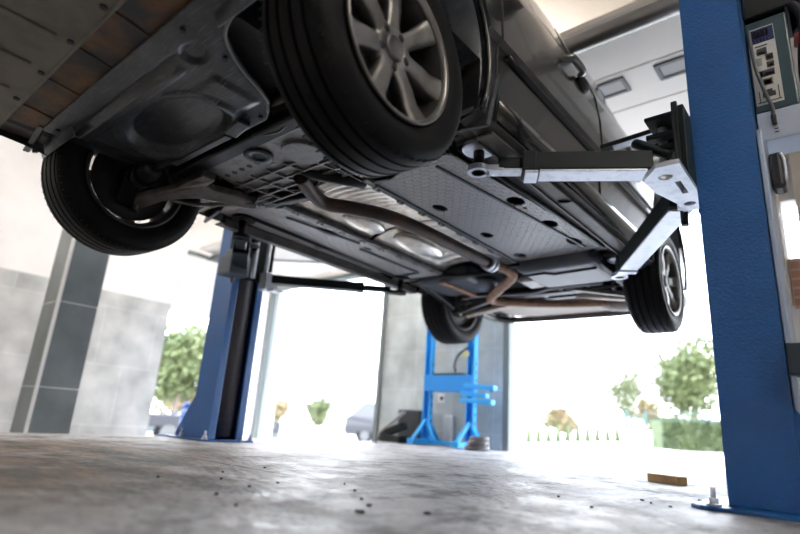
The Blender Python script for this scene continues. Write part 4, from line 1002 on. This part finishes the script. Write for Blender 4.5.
# green gate and fence
gt_ = root('garden_gate', (-3.6,16.6,-.05), 'pale green metal gate between the cypress row and the clipped hedge', 'gate')
M_gate = mat('gate_green', (.05,.10,.085), .7)
for (x, y) in ((-3.84,16.4),(-3.40,16.75)):
    b = B(); b.bx((x-.04,y-.04,-.09),(x+.04,y+.04,1.03)); b.build('gate_post', M_gate, gt_)
b = B(); b.bar((-3.84,16.4,.85),(-3.40,16.75,.85),.03,.04); b.bar((-3.84,16.4,.12),(-3.40,16.75,.12),.03,.04)
for k in range(5): t_ = (k+1)/6; b.bar((-3.84+.44*t_,16.4+.35*t_,.12),(-3.84+.44*t_,16.4+.35*t_,.85),.015,.015,up=(1,0,0))
b.build('gate_leaf', M_gate, gt_)
fn = root('mesh_fence', (-2.8,17.9,0), 'thin green wire fence running right from the gate above the hedge', 'fence')
b = B(); b.bar((-3.40,16.8,1.0),(-1.5,20.0,1.18),.03,.03); b.bar((-3.40,16.8,.82),(-1.5,20.0,.95),.02,.02); b.build('rail', M_gate, fn)
for t_ in (1.0,):
    b = B(); x, y = -3.4+1.9*t_, 16.8+3.2*t_; b.bx((x-.025,y-.025,-.1),(x+.025,y+.025,1.0+.18*t_)); b.build('fence_post', M_gate, fn)
# white building with eave line left
bl = root('white_building', (-19,20,-.7), 'white flat-roofed building outside the left rear bay', 'building')
b = B(); b.add([(-19.6,18.1,-.8),(-13.6,23.3,-.8),(-13.6,23.3,2.95),(-19.6,18.1,2.95),(-23,24,-.8),(-17,29,-.8),(-17,29,2.95),(-23,24,2.95)],[(0,1,2,3),(1,5,6,2),(5,4,7,6),(4,0,3,7),(3,2,6,7)])
b.build('wall', mat('white_render', (.85,.85,.84), .7), bl)
b = B(); b.bar((-19.7,17.9,3.02),(-13.4,23.3,3.02),.3,.08); b.build('eave', mat('eave_grey', (.45,.46,.48), .5), bl)
# silver van
def small_car(name, x, y, z, rz, L, W, Hh, mtl, lab):
    r = root(name, (x,y,z), lab, 'car', rz=rz)
    b = B(); prof = [(-L/2,.30),(-L/2,.85*Hh*.6),(-L/2+.25,Hh*.62),(-L/2+.75,Hh*.66),(-L/2+1.35,Hh*.98),(L/2-.7,Hh),(L/2-.15,Hh*.66),(L/2,Hh*.6),(L/2,.30)]
    n = len(prof); rows = []
    vs = [(a,-W/2*(1 if h_ < Hh*.7 else .84),h_) for a, h_ in prof]+[(a,W/2*(1 if h_ < Hh*.7 else .84),h_) for a, h_ in prof]
    b.add(vs, [tuple(range(n)), tuple(range(n,2*n))[::-1]]+[(i,i+n,(i+1)%n+n,(i+1)%n) for i in range(n)])
    b.build0 = None
    me_off = V(r.location)
    b.v = [v+me_off for v in b.v]; b.build('body', mtl, r, bevel=.06, seg=3)
    for s in (1,-1):
        for a0, a1 in ((-L/2+1.35,-.05),(.05,L/2-.8)):
            q = B(); q.add([(a0,s*W/2*.95,Hh*.70),(a1,s*W/2*.95,Hh*.70),(a1-.05,s*W/2*.86,Hh*.93),(a0+.15,s*W/2*.86,Hh*.93)],[(0,1,2,3)]); q.v = [v+me_off for v in q.v]; q.build('side_window', mat('far_glass', (.05,.09,.14), .1), r, solid=.03)
        q = B(); q.bx((-L/2+.02,s*W/2-.03,.42),(L/2-.02,s*W/2+.03,.66)); q.v = [v+me_off for v in q.v]; q.build('cladding', mat('cladding_dark', (.03,.03,.035), .5), r, bevel=.02)
        for a in (-L/2+.75, L/2-.75):
            q = B(); q.cyl((a,s*(W/2-.18),.30),(a,s*(W/2+.02),.30),.30,n=24); q.v = [v+me_off for v in q.v]; wq = q.build('wheel', M_rubber, r, bevel=.03)
            q = B(); q.cyl((a,s*(W/2-.02),.30),(a,s*(W/2+.03),.30),.17,n=20); q.v = [v+me_off for v in q.v]; q.build('hubcap', mat('hubcap_grey', (.09,.09,.09), .5), wq)
    for s in (-1,1):
        q = B(); q.bx((s*L/2-.03,-W*.35,.45),(s*L/2+.03,W*.35,.62)); q.v = [v+me_off for v in q.v]; q.build('grille', mat('cladding_dark'), r)
    q = B(); q.add([(-L/2+.72,-W*.40,Hh*.69),(-L/2+.72,W*.40,Hh*.69),(-L/2+1.28,W*.36,Hh*.95),(-L/2+1.28,-W*.36,Hh*.95)],[(0,1,2,3)]); q.v = [v+me_off for v in q.v]; q.build('windscreen', mat('far_glass'), r, solid=.03)
    return r
M_silver = mat('silver_paint', (.07,.07,.076), .5, .2)
small_car('parked_car', -12.05,15.15,-.60, math.radians(225), 3.6, 1.65, 1.5, M_silver, 'silver parked car partly hidden by the left edge of the tiled pillar')
small_car('parked_car', -9.6,5.95,-.60, math.radians(60), 3.0, 1.6, .95, mat('pale_car', (.12,.135,.145), .4, .2), 'pale car roof low behind the gusset of the far lift post')
small_car('parked_car', -3.1,25.0,-.05, math.radians(40), 3.4, 1.6, 1.32, mat('white_car', (.3,.29,.28), .3, .2), 'white car just showing above the clipped hedge')
# blue drum behind the far post
b = B(); b.cyl((-5.2,2.98,-.17),(-5.2,2.98,.10),.11,.09,n=20); b.blob((-5.2,2.98,.12),(.12,.11,.10)); b.blob((-5.23,2.95,.22),(.06,.06,.06)); bd = b.build('blue_sack', mat('tarp_blue', (.02,.05,.16), .6, noise=(8,(.08,.12,.22),.5,.7)), bevel=.01); tag(bd, 'crumpled blue sack outside the left opening beside the far post', 'sack')

for nm in ('pivot_pin','bushing','castor','gusset','hose','bolt','hanger','track_rail','slot','brake_disc'):
    for o in [o for o in bpy.data.objects if o.name.split('.')[0] == nm and o.type == 'MESH' and nm != 'brake_disc']: split_loose(o)
# =================================================================== LIGHT
W = bpy.data.worlds.new('World'); S.world = W; W.use_nodes = True
nt = W.node_tree; bg = nt.nodes['Background']
tc = nt.nodes.new('ShaderNodeTexCoord'); sp = nt.nodes.new('ShaderNodeSeparateXYZ'); nt.links.new(tc.outputs['Generated'], sp.inputs[0])
cr = nt.nodes.new('ShaderNodeValToRGB'); nt.links.new(sp.outputs['Z'], cr.inputs['Fac'])
cr.color_ramp.elements[0].color = (.95,.97,1,1); cr.color_ramp.elements[1].color = (.62,.76,1,1)
nt.links.new(cr.outputs['Color'], bg.inputs['Color']); bg.inputs['Strength'].default_value = 5.0
sun = bpy.data.lights.new('sun', 'SUN'); sun.energy = 2.5; sun.angle = math.radians(2); sun.color = (1,.95,.87)
so = bpy.data.objects.new('sun', sun); COL.objects.link(so)
so.rotation_euler = (V((0,0,0))-V((.75,.10,1.0))).to_track_quat('-Z','Y').to_euler()

# =================================================================== CAMERA
yaw, pitch, roll = -0.714056, 0.285664, 0.067992
F = V((math.sin(yaw)*math.cos(pitch), math.cos(yaw)*math.cos(pitch), math.sin(pitch)))
R0 = V((math.cos(yaw), -math.sin(yaw), 0)); U0 = R0.cross(F)
R = R0*math.cos(roll)+U0*math.sin(roll); U = -R0*math.sin(roll)+U0*math.cos(roll)
cd = bpy.data.cameras.new('camera'); co = bpy.data.objects.new('camera', cd); COL.objects.link(co)
Mx = Matrix((R, U, -F)).transposed().to_4x4(); Mx.translation = V((1.680939,-.883722,.176785)); co.matrix_world = Mx
cd.sensor_width = 36; cd.lens = 534.83/800*36; cd.clip_start = .05; cd.clip_end = 300
cd.dof.use_dof = True; cd.dof.focus_distance = 2.0; cd.dof.aperture_fstop = 1.25
S.camera = co
S.view_settings.view_transform = 'Standard'; S.view_settings.look = 'None'; S.view_settings.gamma = 1; S.view_settings.exposure = 1.25
S.view_settings.use_curve_mapping = False
S.cycles.max_bounces = 8; S.cycles.diffuse_bounces = 5
